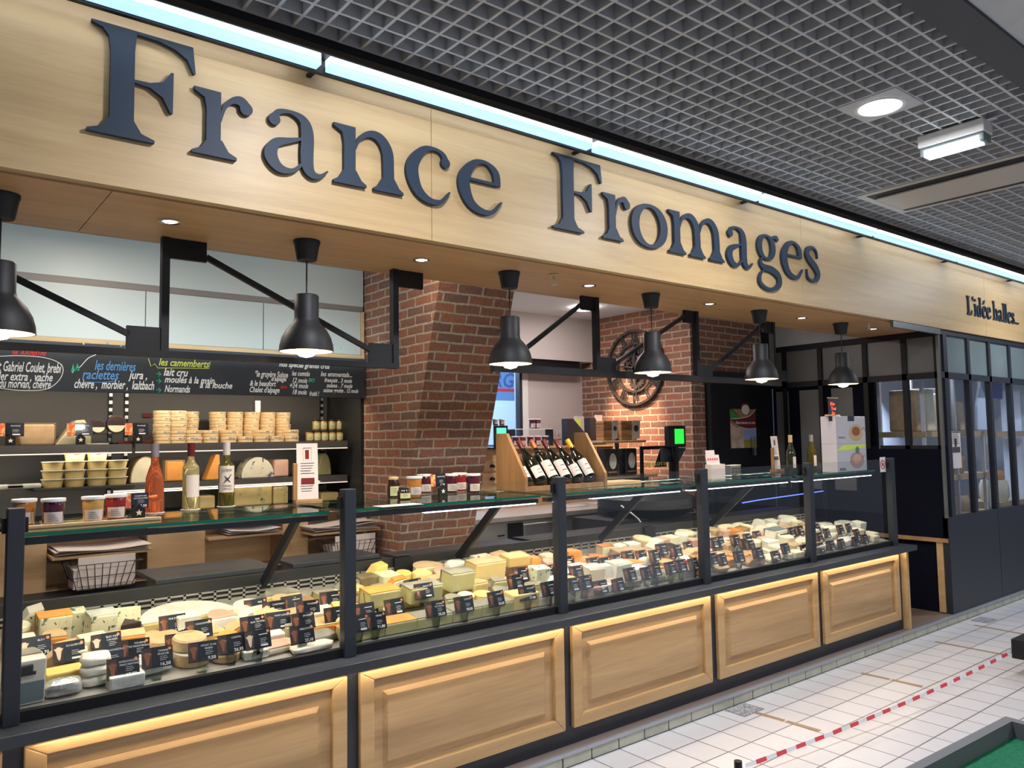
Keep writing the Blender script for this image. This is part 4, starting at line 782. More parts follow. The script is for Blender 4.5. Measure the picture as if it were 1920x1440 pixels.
# ---------------- fridge shelf goods
def F_(u, v, y=5.46): return at(u, v, y=y)
def block(lab, u0, u1, vt, zb_, y, mt, dep=.15, shape='box', rind=None, nm='cheese_piece'):
    a = F_(u0, vt, y); b = F_(u1, vt, y); W = b.x-a.x; Hh = a.z-zb_; t = thing(nm, lab, 'cheese', ((a.x+b.x)/2, y, zb_+.001))
    if shape == 'box': MB().box(-W/2, W/2, 0, dep, 0, Hh).build('paste', mt, t, bevel=min(.012, Hh*.2))
    elif shape == 'wedge': MB().prism([(-W/2, 0), (W/2, 0), (W/2, Hh*.55), (W*.3, Hh), (W*.05, Hh*.97)], 0, dep, 'xz').build('paste', mt, t, bevel=.006)
    elif shape == 'half': MB().prism([(W/2*math.cos(PI*k/14), Hh*math.sin(PI*k/14)) for k in range(15)], 0, dep, 'xz').build('paste', mt, t, bevel=.004)
    elif shape == 'tri': MB().prism([(-W/2, 0), (W/2, 0), (W*.42, Hh), (W*.15, Hh)], 0, dep, 'xz').build('paste', mt, t, bevel=.004)
    if rind: MB().prism([(-W/2-.004, 0), (-W/2, 0), (-W/2, Hh), (W/2, Hh), (W/2, 0), (W/2+.004, 0), (W/2+.004, Hh+.005), (-W/2-.004, Hh+.005)] if shape == 'box' else [((W/2+.006)*math.cos(PI*k/14), (Hh+.006)*math.sin(PI*k/14)) for k in range(15)], .004, dep+.004, 'xz').build('rind', rind, t, bevel=.003)
    return t
block('brown rinded cheese block at the left end of upper fridge shelf', 37, 104, 795, zA, 5.46, 'rind_tan', .18, rind='rind_brown')
block('tall pale cheese wedge on upper fridge shelf behind a fruit card', 105, 172, 787, zA, 5.46, 'paste_pale', .15, 'wedge')
for u, l in ((19, 'fruit price card left of the brown rinded cheese block'), (150, 'fruit price card in front of the tall cheese wedge'), (257, 'dark price card with green leaf picture beside red packets')):
    p = F_(u, 818, 5.38); card(l, (p.x, 5.385, zA), .14, .08, 'FROMAGE', '', .1, 0, .055, fruit=True, seal=False, group=None); star_holder('black star card holder under the '+l, (p.x, 5.36, zA+.001), .9)
t = thing('cheese_stand', 'low glass stand on upper fridge shelf carrying wrapped round cheeses', 'stand', (F_(205, 828, 5.5).x, 5.5, zA+.001)); MB().lathe([(0, 0), (.06, 0), (.055, .006), (.012, .015), (.012, .055), (.02, .06), (.13, .063), (.13, .068), (0, .068)], seg=28).build('glass', 'jar_glass', t, smooth=True)
for dx, r, l in ((-.075, .045, 'small brown wrapped cheese at left on the glass stand'), (.03, .058, 'brown wrapped round cheese with cream label on the glass stand')):
    o = thing('wrapped_cheese', l, 'cheese', (t.location.x+dx, 5.45, zA+.07)); MB().prism(ngon((0, r), r, 24), 0, .05, 'xz').build('wrapping', 'rind_dark', o, bevel=.006); MB().prism([(r*.86*math.cos(a), r+r*.86*math.sin(a)) for a in [PI+.15+(PI-.3)*k/12 for k in range(13)]], -.002, 0, 'xz').build('label', 'paste_cream', o)
for k in range(3): MB().box(-.09, .09, -.02, .02, 0, .02).build('red_packet', 'dark_red', loc=(F_(250+22*k, 822, 5.42).x, 5.43+.045*k, zA+.001+.001*k), bevel=.005, label='flat red foil packet on upper shelf beside camembert boxes, %s from left' % ORD[k], category='packet', group='red packets on the upper fridge shelf')
bx = thing('camembert_box', 'x', 'cheese box', (0, 0, 0), group='round wooden cheese boxes on the upper fridge shelf')
MB().lathe(disc(.056, .022, 28, .001), seg=28).build('base', 'box_wood', bx, smooth=True); MB().lathe(disc(.058, .021, 28, .001), c=(0, 0, .021), seg=28).build('lid', 'box_wood', bx, smooth=True)
a = -PI/2+.4; MB().lathe([(.0586, .024), (.0586, .038)], seg=8, arc=(a-.7, a+.5)).build('stamp_label', 'paste_cream', bx); mb = MB().lathe([(.0592, .029), (.0592, .033)], seg=6, arc=(a-.5, a-.05)).lathe([(.0592, .029), (.0592, .033)], seg=6, arc=(a+.05, a+.35)); mb.build('stamp_text', 'ink', bx)
first = True; cols = [(304, 5, 5.45), (333, 5, 5.44), (356, 5, 5.58), (362, 2, 5.43), (392, 2, 5.44), (408, 5, 5.58), (427, 2, 5.44), (440, 5, 5.58), (459, 1, 5.44), (471, 5, 5.58), (489, 2, 5.44), (501, 5, 5.58), (518, 1, 5.44), (529, 5, 5.58), (545, 2, 5.44)]
for ci, (u, n, y) in enumerate(cols):
    x = F_(u, 820, y).x
    for k in range(n):
        o = bx if first else dup(bx, (0, 0, 0)); first = False; o.location = (x+random.uniform(-.004, .004), y, zA+.001+.0435*k); o.rotation_euler = (0, 0, random.uniform(-.5, .5))
        o['label'] = 'round wooden camembert box, %s stack from left, %s' % (ORD[ci], ['on the shelf', 'second up', 'third up', 'fourth up', 'topmost, fifth up'][k])
hj = None; c = 0
for r_, (y, z_, us) in enumerate(((5.44, 0, (580, 594, 608, 622, 636)), (5.55, 0, (590, 606, 622, 638)), (5.55, .085, (592, 606, 622, 636)))):
    for i, u in enumerate(us):
        x = F_(u, 820, y).x
        if hj is None: hj = jar('x', (0, 0, 0), 'jam_honey', .08, .028, 'lid_black', 'label_green', (.01, .045), taper=1); o = hj; o['group'] = 'small black lidded jars on the upper fridge shelf'
        else: o = dup(hj, (0, 0, 0))
        o.location = (x, y, zA+.001+z_); o['label'] = 'small black lidded jar with pale label, %s row, %s from left' % (('front', 'back lower', 'back upper')[r_], ORD[i])
# lower fridge shelf
block('marbled half wheel cheese on lower fridge shelf behind the pale bottle', 453, 515, 858, zB, 5.5, 'marble', .14, 'half')
block('orange cheese block on lower fridge shelf between two bottles', 312, 346, 865, zB, 5.48, 'orange_paste', .14, rind='rind_tan')
block('round cut cheese wheel half hidden behind the rosé bottle', 246, 300, 858, zB, 5.5, 'paste_cream', .14, 'half', rind='rind_brown')
block('thin golden wedge left of the pale capsule bottle', 386, 414, 853, zB, 5.48, 'orange_paste', .1, 'tri'); block('pink toned cheese block left of the clamped notice', 514, 542, 862, zB, 5.5, 'pink_rind', .14)
block('tall rounded grey cheese at the right end of lower shelf', 598, 621, 850, zB, 5.5, 'paste_green', .1, 'half')
cu = thing('cream_tub', 'x', 'tub', (0, 0, 0), group='clear tubs of cream cheese in the wall fridge'); MB().lathe([(0, 0), (.05, 0), (.058, .042), (.062, .045), (0, .045)], seg=24).build('tub', 'paste_yellow', cu, smooth=True); MB().lathe(disc(.064, .006, 24, .001), c=(0, 0, .045), seg=24).build('lid', 'plastic_tub', cu, smooth=True)
zD = 1.30; f1 = True
for ci, (u, n) in enumerate(((98, 3), (139, 4), (181, 5), (219, 3))):
    y = 5.42; x = F_(u, 910, y).x; z0 = at(u, 914, y=y).z
    zD = z0
    if ci == 0: MB().box(F_(60, 900, y).x, F_(245, 900, y).x, y-.12, 5.76, z0-.015, z0-.001).build('lower_shelf', 'fridge_dark', fr_)
    zt0 = at(98, 914, y=y).z
    for k in range(n):
        o = cu if f1 else dup(cu, (0, 0, 0)); f1 = False; o.location = (x, y, zt0+.0525*k); o['label'] = 'yellowish cream cheese tub with clear lid, %s stack, %s' % (ORD[ci], ['bottom', 'second up', 'third up', 'fourth up', 'topmost'][k])
for u0, u1, vt, l in ((374, 404, 930, 'yellow emmental block between the two white wine bottles'), (440, 511, 912, 'large emmental slab with holes right of the pale capsule bottle'), (513, 541, 913, 'emmental slab with small holes left of the notice'), (603, 636, 924, 'yellow cheese block right of the clamped notice')):
    t = block(l, u0, u1, vt, ZDK, 5.42, 'paste_yellow', .2, 'box')
    if u0 in (440, 513):
        a = F_(u0, 930, 5.42); b = F_(u1, 930, 5.42); hb = MB(); [hb.prism(ngon((random.uniform(-.4, .4)*(b.x-a.x), random.uniform(.03, .12)), random.uniform(.008, .02), 12), -.001, .002, 'xz') for k in range(6)]; hb.build('hole', 'paste_green', t, kind='stuff')
for k in range(2): MB().box(-.09, .09, -.05, .05, 0, .03).build('wrapped_cheese', 'film', loc=(F_(12+32*k, 910, 5.4).x, 5.42, zt0+.001), bevel=.01, label='white wrapped cheese pack low in fridge, %s' % ('at photo edge', 'second from edge')[k], category='cheese')
# ================================================================ BACK ROOM RIGHT OF THE COLUMN
MB().box(1.2, 1.3, 1, 1.1, 0, .01) if 0 else None
YC = 5.15; zc = at(1100, 955, y=YC).z
sc_ = thing('steel_counter', 'stainless steel refrigerated counter behind the glass guard', 'counter', (0, 0, 0))
MB().box(CX1+.02, 5.88, YC, 6.0, zc-.04, zc).build('worktop', 'worktop_steel', sc_, bevel=.004); MB().box(CX1+.03, 5.86, YC+.04, 5.98, .07, zc-.041).build('body', 'grille_metal', sc_)
for u0, u1 in ((1062, 1150), (985, 1050)): a = at(u0, 980, y=YC).x; b = at(u1, 980, y=YC).x; o = MB().box(a, b, YC+.02, YC+.039, zc-.5, zc-.075).build('door', 'steel', sc_, bevel=.008)
a = at(957, 980, y=YC).x; b = at(983, 980, y=YC).x; MB().box(a, b, YC+.02, YC+.039, zc-.4, zc-.06).build('control_panel', 'black', sc_)
mb = MB(); a = at(938, 980, y=YC).x; [mb.box(a, a+.07, YC+.032, YC+.039, zc-.16-.03*k, zc-.15-.03*k) for k in range(6)]; mb.build('vent_slots', 'black', sc_, kind='stuff')
for i, (u, v, w_, mt, l) in enumerate(((905, 953, .3, 'paper', 'white papers on steel counter beside the brick column'), (1075, 950, .28, 'paper', 'loose white sheet on the steel counter left part'), (1125, 945, .25, 'paper_pink', 'stack of papers on the steel counter near scale'), (985, 944, .22, 'paper_pink', 'brown paper sheet on steel counter below the rack'))):
    p = at(u, v, z=zc); 
    if p.y < 5.97: MB().box(-w_/2, w_/2, -.08, .08, 0, .004+.004*i).build('paper_stack', mt, loc=(p.x, min(max(p.y, YC+.1), 5.85), zc+.001), label=l, category='paper')
# drawer chest and ledge at the back wall
zl = at(1000, 836, y=6.0).z; yl = 5.98
cdw = thing('drawer_chest', 'oak chest of small drawers with black cup handles by the column', 'drawers', (0, 0, 0)); xd0, xd1 = 3.9, 4.7
xd0 = at(890, 870, y=yl-.2).x; xd1 = at(1120, 870, y=yl-.2).x
MB().box(xd0, xd1, yl-.2, yl+.02, zc+.002, zl-.02).build('carcass', 'oak_cabinet', cdw); MB().box(xd0, xd1+.25, yl-.23, yl+.02, zl-.02, zl).build('top_board', 'oak_frame', cdw)
mb = None
for j, v in enumerate((874, 898)):
    zc0 = at(917, v, y=yl-.2).z
    for i in range(5):
        x = xd0+.06+.25*i; x = at(918, v, y=yl-.2).x-.09+.24*i
        if x+.2 > xd1: break
        dr = MB().box(x, x+.22, yl-.212, yl-.2, zc0-.05, zc0+.055).build('drawer', 'oak_cabinet', cdw, bevel=.003); MB().lathe([(.03, 0), (.026, .018), (.012, .028), (0, .03)], seg=14, T=Matrix.Translation((x+.11, yl-.213, zc0-.012)) @ Matrix.Rotation(0, 4, 'X'), arc=(PI, 2*PI)).build('cup_handle', 'black', dr)
lj = [(927, 'jam_plum', 0), (939, 'jam_red', 0), (1001, 'jam_plum', 0), (1012, 'jam_plum', 0), (990, 'jam_red', 1), (1005, 'jam_plum', 1), (1018, 'jam_amber', 1), (1030, 'jam_red', 1), (1043, 'jam_plum', 1), (1058, 'jam_red', 1)]
zj2 = zl+.001; k2 = 0
sh = thing('jar_riser', 'small dark riser carrying jam jars on the back oak ledge', 'riser', (0, 0, 0)); a = at(960, 800, y=yl-.1).x; b = at(1032, 800, y=yl-.1).x
zr_ = at(990, 804, y=yl-.1).z; MB().box(a, b, yl-.14, yl-.03, zr_-.006, zr_).build('top', 'white', sh); MB().box(a, a+.01, yl-.14, yl-.03, zl, zr_-.006).build('leg', 'black', sh); MB().box(b-.01, b, yl-.14, yl-.03, zl, zr_-.006).build('leg', 'black', sh)
for i, u in enumerate((966, 980, 994, 1008, 1022)): jar('jam jar with white lid under the riser on back ledge, %s from left' % ORD[i], (at(u, 830, y=yl-.12).x, yl-.12, zl+.001), ('jam_plum', 'jam_red')[i % 2], min(.1, zr_-zl-.012), .033)
for i, u in enumerate((998, 1008)): jar('dark jam jar on top of the back riser, %s' % ('left one', 'right one')[i], (at(u, 800, y=yl-.09).x, yl-.09, zr_+.001), 'jam_plum', .1, .033)
sf_ = thing('display_frame', 'black framed small sign with mint green picture by the window', 'frame', (at(940, 815, y=5.7).x, 5.6, zl+.001-.0)); 
z0_ = at(940, 840, y=5.6).z; z1_ = at(940, 798, y=5.6).z; sf_.location.z = z0_
sf_.location.x = at(940, 815, y=5.6).x; MB().box(-.075, .075, 0, .02, 0, z1_-z0_).build('frame', 'black', sf_); MB().box(-.055, .055, -.003, 0, .03, z1_-z0_-.02).build('picture', 'screen_mint', sf_); MB().box(-.05, .05, 0, .16, zl-z0_-.0 if zl < z0_ else -.01, 0).build('foot', 'black', sf_)
for i, u in enumerate((929, 941)): jar('small jam jar with white lid on the mint sign frame, %s' % ('left', 'right'), (at(u, 797, y=5.62).x, 5.63, z1_+.001), ('jam_plum', 'jam_red')[i], .07, .028) if 0 else jar('small jam jar standing on the black frame by window, %s' % ('left', 'right')[i], (at(u, 797, y=5.61).x, 5.61, z1_+.001), ('jam_plum', 'jam_red')[i], .06, .026)
for i, u in enumerate((1035, 1047)): p = at(u, 815, y=YB-.01); t = thing('wall_socket', 'grey wall socket on the lilac wall, %s of the pair' % ('left', 'right')[i], 'socket', (p.x, YB-.003, p.z)); MB().box(-.04, .04, -.008, 0, -.045, .045).build('plate', 'lilac_wall', t, bevel=.003); MB().lathe([(.012, 0), (.02, 0), (.02, .003), (.012, .003)], T=Matrix.Translation((0, -.008, 0)) @ Matrix.Rotation(PI/2, 4, 'X'), seg=16).build('ring', 'steel', t)
# file folders, stand with crackers
for i, (u0, u1, vt, mt, l) in enumerate(((1063, 1098, 785, 'anthracite', 'dark magazine file with lime leaflet on back ledge'), (1106, 1133, 783, 'anthracite', 'black magazine file right of the white papers'))):
    y = 5.75; a = at(u0, vt, y=y); b = at(u1, 835, y=y); t = thing('magazine_file', l, 'file', (a.x, y, zl+.0)); W = b.x-a.x; Hh = a.z-zl
    MB().prism([(0, 0), (W, 0), (W, Hh*.45), (W*.35, Hh), (0, Hh)], 0, .08, 'xz').build('case', mt, t); MB().box(W*.25, W*.8, .01, .014, Hh*.4, Hh*.97).build('leaflet', 'lime' if i == 0 else 'paper', t); MB().box(W*.5, W*1.05, .03, .034, Hh*.4, Hh*1.1).build('paper', 'paper', t)
t = thing('cracker_stand', 'two tier wooden stand with black post holding crackers', 'stand', (at(1157, 850, y=4.9).x, 4.9, 0)); y = 4.9
zT = at(1157, 826, y=y).z; zL = at(1157, 892, y=y).z; wT = at(1198, 826, y=y).x-at(1116, 826, y=y).x
MB().box(-wT/2, wT/2, -.1, .1, zT-.02, zT).build('upper_board', 'pale_wood', t, bevel=.003); MB().box(-wT/2-.02, wT/2+.12, -.12, .12, zL-.02, zL).build('lower_board', 'pale_wood', t, bevel=.003)
MB().lathe([(0, zL), (.022, zL), (.022, zL+.1), (.012, zL+.12), (.028, zL+.16), (.012, zL+.2), (.02, zT-.05), (.012, zT+.08), (.0, zT+.1)], seg=16).build('post', 'iron', t, smooth=True)
MB().box(-.16, .3, -.1, .1, .07, zL-.02).build('pedestal', 'fridge_dark', t)
for i, (u0, u1) in enumerate(((1125, 1147), (1158, 1187))):
    a = at(u0, 826, y=y); b = at(u1, 826, y=y); W = b.x-a.x; o = thing('cracker_pack', 'pack of brown crackers with grey label on upper stand board, %s' % ('left', 'right')[i], 'crackers', (a.x, y-.05, zT+.001)); h_ = at(u0, 789, y=y).z-zT
    MB().box(0, W, 0, .1, 0, h_).build('crackers', 'cracker', o, bevel=.006); MB().prism([(W*.65, 0), (W*1.15, .02), (W*1.2, h_), (W*.7, h_)], -.004, 0, 'xz').build('label', 'paper', o); MB().prism(ngon((W*.93, h_*.6), W*.15, 12), -.006, -.004, 'xz').build('print', 'ink', o)
    a = at((1127, 1163)[i], 890, y=y); o = thing('gift_pack', 'dark gift pack with round silver print on lower stand board, %s' % ('left', 'right')[i], 'pack', (a.x, y-.07, zL+.001)); h_ = at(1130, 842, y=y).z-zL
    MB().box(0, .15, 0, .1, 0, h_).build('bag', 'fridge_dark', o, bevel=.01); MB().prism(ngon((.08, h_*.55), .045, 18, ry=.07), -.002, 0, 'xz').build('print', 'film', o); MB().box(.02, .13, -.003, 0, .03, .045).build('band', 'rind_brown', o)
# till: screens, frame, scale
y = 4.45
a = at(1253, 798, y=y); b = at(1287, 838, y=y); t = thing('till_display', 'black customer display with bright green screen', 'display', ((a.x+b.x)/2, y, 0)); W = b.x-a.x
MB().box(-W/2, W/2, 0, .05, b.z, a.z).build('housing', 'black', t, bevel=.01); MB().box(-W*.15, W*.36, -.002, 0, b.z+.03, a.z-.03).build('screen', 'green_screen', t); MB().box(-.02, .02, .01, .05, 1.0, b.z).build('pole', 'black', t)
z_ = b.z; MB().prism([(-W*.5, z_), (W*.85, z_-.012), (W*.4, z_-.13), (-W*.5, z_-.13)], .07, .10, 'xz').build('touch_screen', 'anthracite', t); MB().box(-.14, .14, -.05, .2, .98, 1.0).build('foot', 'black', t)
y = 4.72; a = at(1202, 837, y=y); b = at(1262, 900, y=y); t = thing('standing_sign', 'black framed clear sign reading guillotte below the green screen', 'sign', (a.x, y, 0)); W = b.x-a.x
MB().box(0, .03, 0, .02, b.z-.1, a.z).box(.03, W, 0, .02, a.z-.03, a.z).box(W-.03, W, 0, .02, b.z-.1, a.z-.03).build('frame', 'black', t); MB().box(0, W, 0, .03, 1.0, b.z-.1).build('foot', 'black', t)
MB().prism([(W*.42, a.z-.19), (W*.62, a.z-.035), (W*.83, a.z-.035), (W*.83, a.z-.19)], .008, .01, 'xz').build('black_print', 'black', t); text('GUILLOTTE', 'sign_text', 'lime', (W*.12, .004, a.z-.175), .04, t, width=W*.72, off=.001)
MB().stroke([(W*.68, a.z-.15, .008), (W*.66, a.z-.1, .012), (W*.76, a.z-.06, .008)], .003, .007).build('figure_print', 'lime', t)
y = 4.32; za = at(1210, 965, y=y).z
t = thing('slicing_machine', 'dark rounded slicing machine standing behind the glass guard', 'slicer', (at(1213, 960, y=y).x, y, za)); R = (at(1275, 960, y=y).x-at(1150, 960, y=y).x)/2
MB().lathe([(0, .0), (R*.75, 0), (R, .07), (R*.98, .14), (R*.8, .18), (0, .19)], seg=28).build('bowl', 'black', t, smooth=True); MB().cb((R*.5, 0, .14), (.1, .1, .14)).build('motor', 'fridge_dark', t, bevel=.02)
t2 = thing('rear_cabinet', 'black rear cabinet under the slicing machine', 'cabinet', (0, 0, 0)); a = at(1143, 960, y=4.2); b = at(1292, 960, y=4.2); MB().box(a.x, b.x, 4.15, 4.62, .07, za-.001).build('body', 'fridge_dark', t2); MB().box(a.x-.01, b.x+.01, 4.135, 4.15, za-.03, za-.001).build('edge', 'black', t2)
p = at(1285, 940, y=4.3); MB().box(-.09, .06, 0, .02, 0, .16).build('blue_folder', 'poster_sky', loc=(p.x, 4.45, za), label='pale blue folder standing right of the slicing machine', category='folder')
MB().lathe([(0, 0), (.028, 0), (.03, .004), (.03, .1), (.012, .13), (.012, .16), (0, .16)], seg=18).build('small_bottle', 'jar_glass', loc=(b.x-.05, 4.3, za+.001), smooth=True, label='small clear bottle right of the slicing machine', category='bottle')
P = [at(u, v, y=4.1) for u, v in ((1165, 948), (1172, 954), (1185, 963), (1197, 973), (1203, 982), (1204, 992))]; mb = MB(); [mb.tube(P[i], P[i+1], .006, 8) for i in range(len(P)-1)]; mb.build('white_cable', 'white', label='curved white cable hanging before the black rear cabinet', category='cable')
# curved glass case with blue light (return counter)
t = thing('curved_glass_case', 'dark curved glass display case with blue neon edge', 'display case', (0, 0, 0)); cx0, cx1 = at(1390, 960, y=4.1).x, 7.0; zq = at(1450, 985, y=4.1).z
MB().box(cx0, cx1, 4.1, 4.6, .07, zq).build('base', 'fridge_dark', t)
ncp = [at(u, v, y=4.15) for u, v in ((1392, 943), (1420, 938), (1470, 931), (1520, 924), (1556, 919), (1570, 924), (1580, 940))]; mb = MB(); [mb.tube(ncp[i], ncp[i+1], .004, 6) for i in range(len(ncp)-1)]; mb.build('neon_line', 'neon_blue', t)
MB().prism([(4.15, zq), (4.6, zq), (4.6, zq+.28), (4.3, zq+.28), (4.2, zq+.2)], cx0, cx1, 'yz').build('glass_hood', 'window_glass', t)
for k in range(5): MB().box(-.12, .12, -.05, .05, 0, .03+.01*(k % 2)).build('meat_tray', ('rind_brown', 'paste_green', 'pink_rind', 'rind_tan', 'rind_brown')[k], loc=(cx0+.3+.35*k, 4.38, zq+.001), bevel=.01, label='dim tray of food inside blue lit case, %s from left' % ORD[k], category='tray', group='trays in the blue lit case')
# poster on the dark door
YP = YN-.022; q = lambda u, v: (at(u, v, y=YP).x, at(u, v, y=YP).z)
t = thing('wall_poster', 'cheese poster with wine red band and round white cheese on dark door', 'poster', (0, 0, 0)); x0, z1 = q(1367, 762); x1, _ = q(1415, 762); _, z0 = q(1390, 840); W = x1-x0; Hh = z1-z0
MB().box(x0, x1, YP-.006, YP, z0, z1-Hh*.06).prism(ngon((x0+W*.6, z1-Hh*.0), W*.17, 18, ry=Hh*.1), YP-.006, YP, 'xz').build('sheet', 'poster_wine', t)
MB().prism([(x0, z0), (x0+W*.5, z0), (x0+W*.5, z0+Hh*.48), (x0+W*.25, z0+Hh*.5), (x0, z0+Hh*.62)], YP-.008, YP-.006, 'xz').build('cheese_picture', 'poster_cream', t); MB().box(x0+W*.5, x1, YP-.008, YP-.006, z0+Hh*.2, z0+Hh*.46).build('sky_picture', 'poster_sky', t); MB().box(x0+W*.5, x1, YP-.008, YP-.006, z0, z0+Hh*.2).build('field_picture', 'poster_field', t)
MB().prism([(x0, z1-Hh*.06), (x0+W*.4, z1-Hh*.28), (x0, z1-Hh*.3)], YP-.008, YP-.006, 'xz').build('green_corner', 'poster_green', t); MB().prism([(x0+W*.1, z1-Hh*.06), (x1, z1-Hh*.06), (x0+W*.75, z1-Hh*.24), (x0+W*.4, z1-Hh*.27)], YP-.008, YP-.006, 'xz').build('board_picture', 'rind_brown', t); MB().prism(ngon((x0+W*.6, z1-Hh*.07), W*.15, 18, ry=Hh*.12), YP-.010, YP-.008, 'xz').build('round_cheese', 'paste_white', t)
MB().stroke([(x0, z1-Hh*.3, .006), (x0+W*.4, z1-Hh*.28, .006), (x0+W*.75, z1-Hh*.22, .006), (x1, z1-Hh*.06, .006)], YP-.011, YP-.010).stroke([(x0, z0+Hh*.66, .006), (x0+W*.3, z0+Hh*.52, .006), (x0+W*.7, z0+Hh*.46, .006), (x1, z0+Hh*.48, .006)], YP-.011, YP-.010).build('curve_line', 'white', t); text('Notre sélection du mois', 'poster_text', 'white', (x0+W*.2, YP-.010, z1-Hh*.42), .04, t, width=W*.75, off=.0005)
# wall clock on the brick wall
cc = at(1190, 689, x=XW-.03); t = thing('wall_clock', 'large black skeleton clock with roman numerals on the brick wall', 'clock', (XW-.03, cc.y, cc.z)); R = .39
Tc = Matrix(((0, 0, 1, 0), (-1, 0, 0, 0), (0, 1, 0, 0), (0, 0, 0, 1)))  # local xy -> wall (-Y, Z)
def cring(r0, r1, h=.02, seg=48): return MB().lathe([(r0, -h/2), (r1, -h/2), (r1, h/2), (r0, h/2), (r0, -h/2)], seg=seg, T=Tc)
cring(R-.025, R, .035).build('outer_ring', 'iron', t, smooth=True); cring(R*.60, R*.66).build('inner_ring', 'iron', t, smooth=True)
rom = ['XII', 'I', 'II', 'III', 'IIII', 'V', 'VI', 'VII', 'VIII', 'IX', 'X', 'XI']
for k, s in enumerate(rom):
    a = -2*PI*k/12; mb = MB(); n = len(s); wd = {'I': .022, 'V': .045, 'X': .045}; tot = sum(wd[c] for c in s); x = -tot/2; r0, r1 = R*.66, R-.022
    TT = Tc @ Matrix.Rotation(a, 4, 'Z')
    for c in s:
        w_ = wd[c]; m_ = x+w_/2
        if c == 'I': mb.box(m_-.005, m_+.005, r0, r1, -.006, .006, TT)
        elif c == 'V': mb.bar(TT @ Vector((x+.004, r1, 0)), TT @ Vector((m_, r0, 0)), .009, .009, up=(1, 0, 0)).bar(TT @ Vector((x+w_-.004, r1, 0)), TT @ Vector((m_, r0, 0)), .006, .009, up=(1, 0, 0))
        else: mb.bar(TT @ Vector((x+.004, r1, 0)), TT @ Vector((x+w_-.004, r0, 0)), .009, .009, up=(1, 0, 0)).bar(TT @ Vector((x+w_-.004, r1, 0)), TT @ Vector((x+.004, r0, 0)), .006, .009, up=(1, 0, 0))
        x += w_
    mb.build('numeral', 'iron', t)
def gear(cx, cy_, r, n, name='gear'):
    P = []
    for i in range(n*4): a = 2*PI*i/(n*4); rr = r if i % 4 in (0, 1) else r*.84; P.append((cx+rr*math.cos(a), cy_+rr*math.sin(a)))
    inn = [(cx+r*.62*math.cos(2*PI*i/(n*4)), cy_+r*.62*math.sin(2*PI*i/(n*4))) for i in range(n*4)]; N_ = n*4; vs = [Tc @ Vector((p[0], p[1], h)) for h in (-.008, .008) for p in P+inn]; f = []
    for i in range(N_): j = (i+1) % N_; f += [(i, j, N_+j, N_+i), (2*N_+i, 3*N_+i, 3*N_+j, 2*N_+j), (i, 2*N_+i, 2*N_+j, j), (N_+i, N_+j, 3*N_+j, 3*N_+i)]
    mb = MB().add(vs, f)
    for k in range(3): a = 2*PI*k/3; mb.bar(Tc @ Vector((cx, cy_, 0)), Tc @ Vector((cx+r*.7*math.cos(a), cy_+r*.7*math.sin(a), 0)), .014, .012, up=(1, .2, .1))
    mb.lathe([(0, -.012), (r*.2, -.012), (r*.2, .012), (0, .012)], seg=14, T=Tc @ Matrix.Translation((cx, cy_, 0))); mb.build(name, 'iron', t)
gear(0, .07, .105, 16); gear(.02, -.11, .115, 20); gear(-.09, .03, .06, 12); gear(.07, .17, .06, 12); gear(-.06, -.03, .07, 12)
mb = MB().bar(Tc @ Vector((0, 0, -.03)), Tc @ Vector((-.17, .02, -.03)), .02, .006, up=(1, 0, 0)).bar(Tc @ Vector((0, 0, -.03)), Tc @ Vector((.17, .2, -.03)), .014, .006, up=(1, 0, 0)); mb.build('hand', 'iron', t)
MB().bar(Tc @ Vector((0, R*.66, 0)), Tc @ Vector((0, -R*.66, 0)), .022, .012, up=(1, 0, 0)).build('bridge', 'iron', t)
# ================================================================ CHEESE ROOM (right)
XP = 7.2; pa = thing('glass_partition', 'dark framed glass partition of the cheese room, side by the counter', 'partition', (0, 0, 0))
Y_ = lambda u, v: at(u, v, x=XP).y
fm = MB().box(XP, XP+.05, 3.0, 4.68, 2.50, 2.555).box(XP, XP+.05, 3.0, 4.68, 2.125, 2.18).box(XP, XP+.05, 3.0, 3.56, 1.50, 1.53)
ym = [3.0, Y_(1698, 660)-.0, Y_(1624, 660), Y_(1539, 660), Y_(1472, 660)+0]
for k, y in enumerate(ym): fm.box(XP, XP+.05, y, y+.045, 1.50 if k < 3 else .07, 2.50)
fm.build('frame', 'black', pa)
for k in range(len(ym)): a = ym[k]+.045; b = (ym+[4.68])[k+1]; MB().box(XP+.02, XP+.026, a, b, 2.18, 2.50).build('frosted_pane', 'frost_dim', pa)
for k in range(2): MB().box(XP+.02, XP+.026, ym[k]+.045, ym[k+1], 1.53, 2.125).build('clear_pane', 'window_glass', pa)
MB().box(XP, XP+.05, 3.0, 3.6, .72, 1.50).box(XP+.03, XP+.08, 3.0, 3.6, .07, .72).build('solid_panel', 'panel_black', pa); MB().box(XP-.015, XP, 3.0, 3.6, .685, .72).build('trim_strip', 'rind_brown', pa)
MB().box(XP, XP+.03, 3.05, 3.105, .08, .685).build('wood_batten', 'oak_frame', pa)
MB().box(XP+.02, XP+.06, ym[2]+.045, ym[3], .07, 2.125).box(XP+.02, XP+.06, ym[3]+.045, ym[4], .07, 2.125).box(XP+.02, XP+.06, 3.6, ym[2]+.045, .07, 2.125).box(XP+.02, XP+.06, ym[4]+.045, 4.68, .07, 2.125).build('door_leaf', 'panel_black', pa)
for a, b in ((Y_(1536, 800), Y_(1500, 800)), (4.5, 4.64), (Y_(1600, 800), Y_(1560, 800))): MB().box(XP+.012, XP+.02, a, b, 1.1, 2.09).build('grey_pane', 'frost_dim', pa)
pb = thing('shopfront_partition', 'dark framed glass front of the cheese room facing the hall', 'partition', (0, 0, 0)); YQ = 2.99
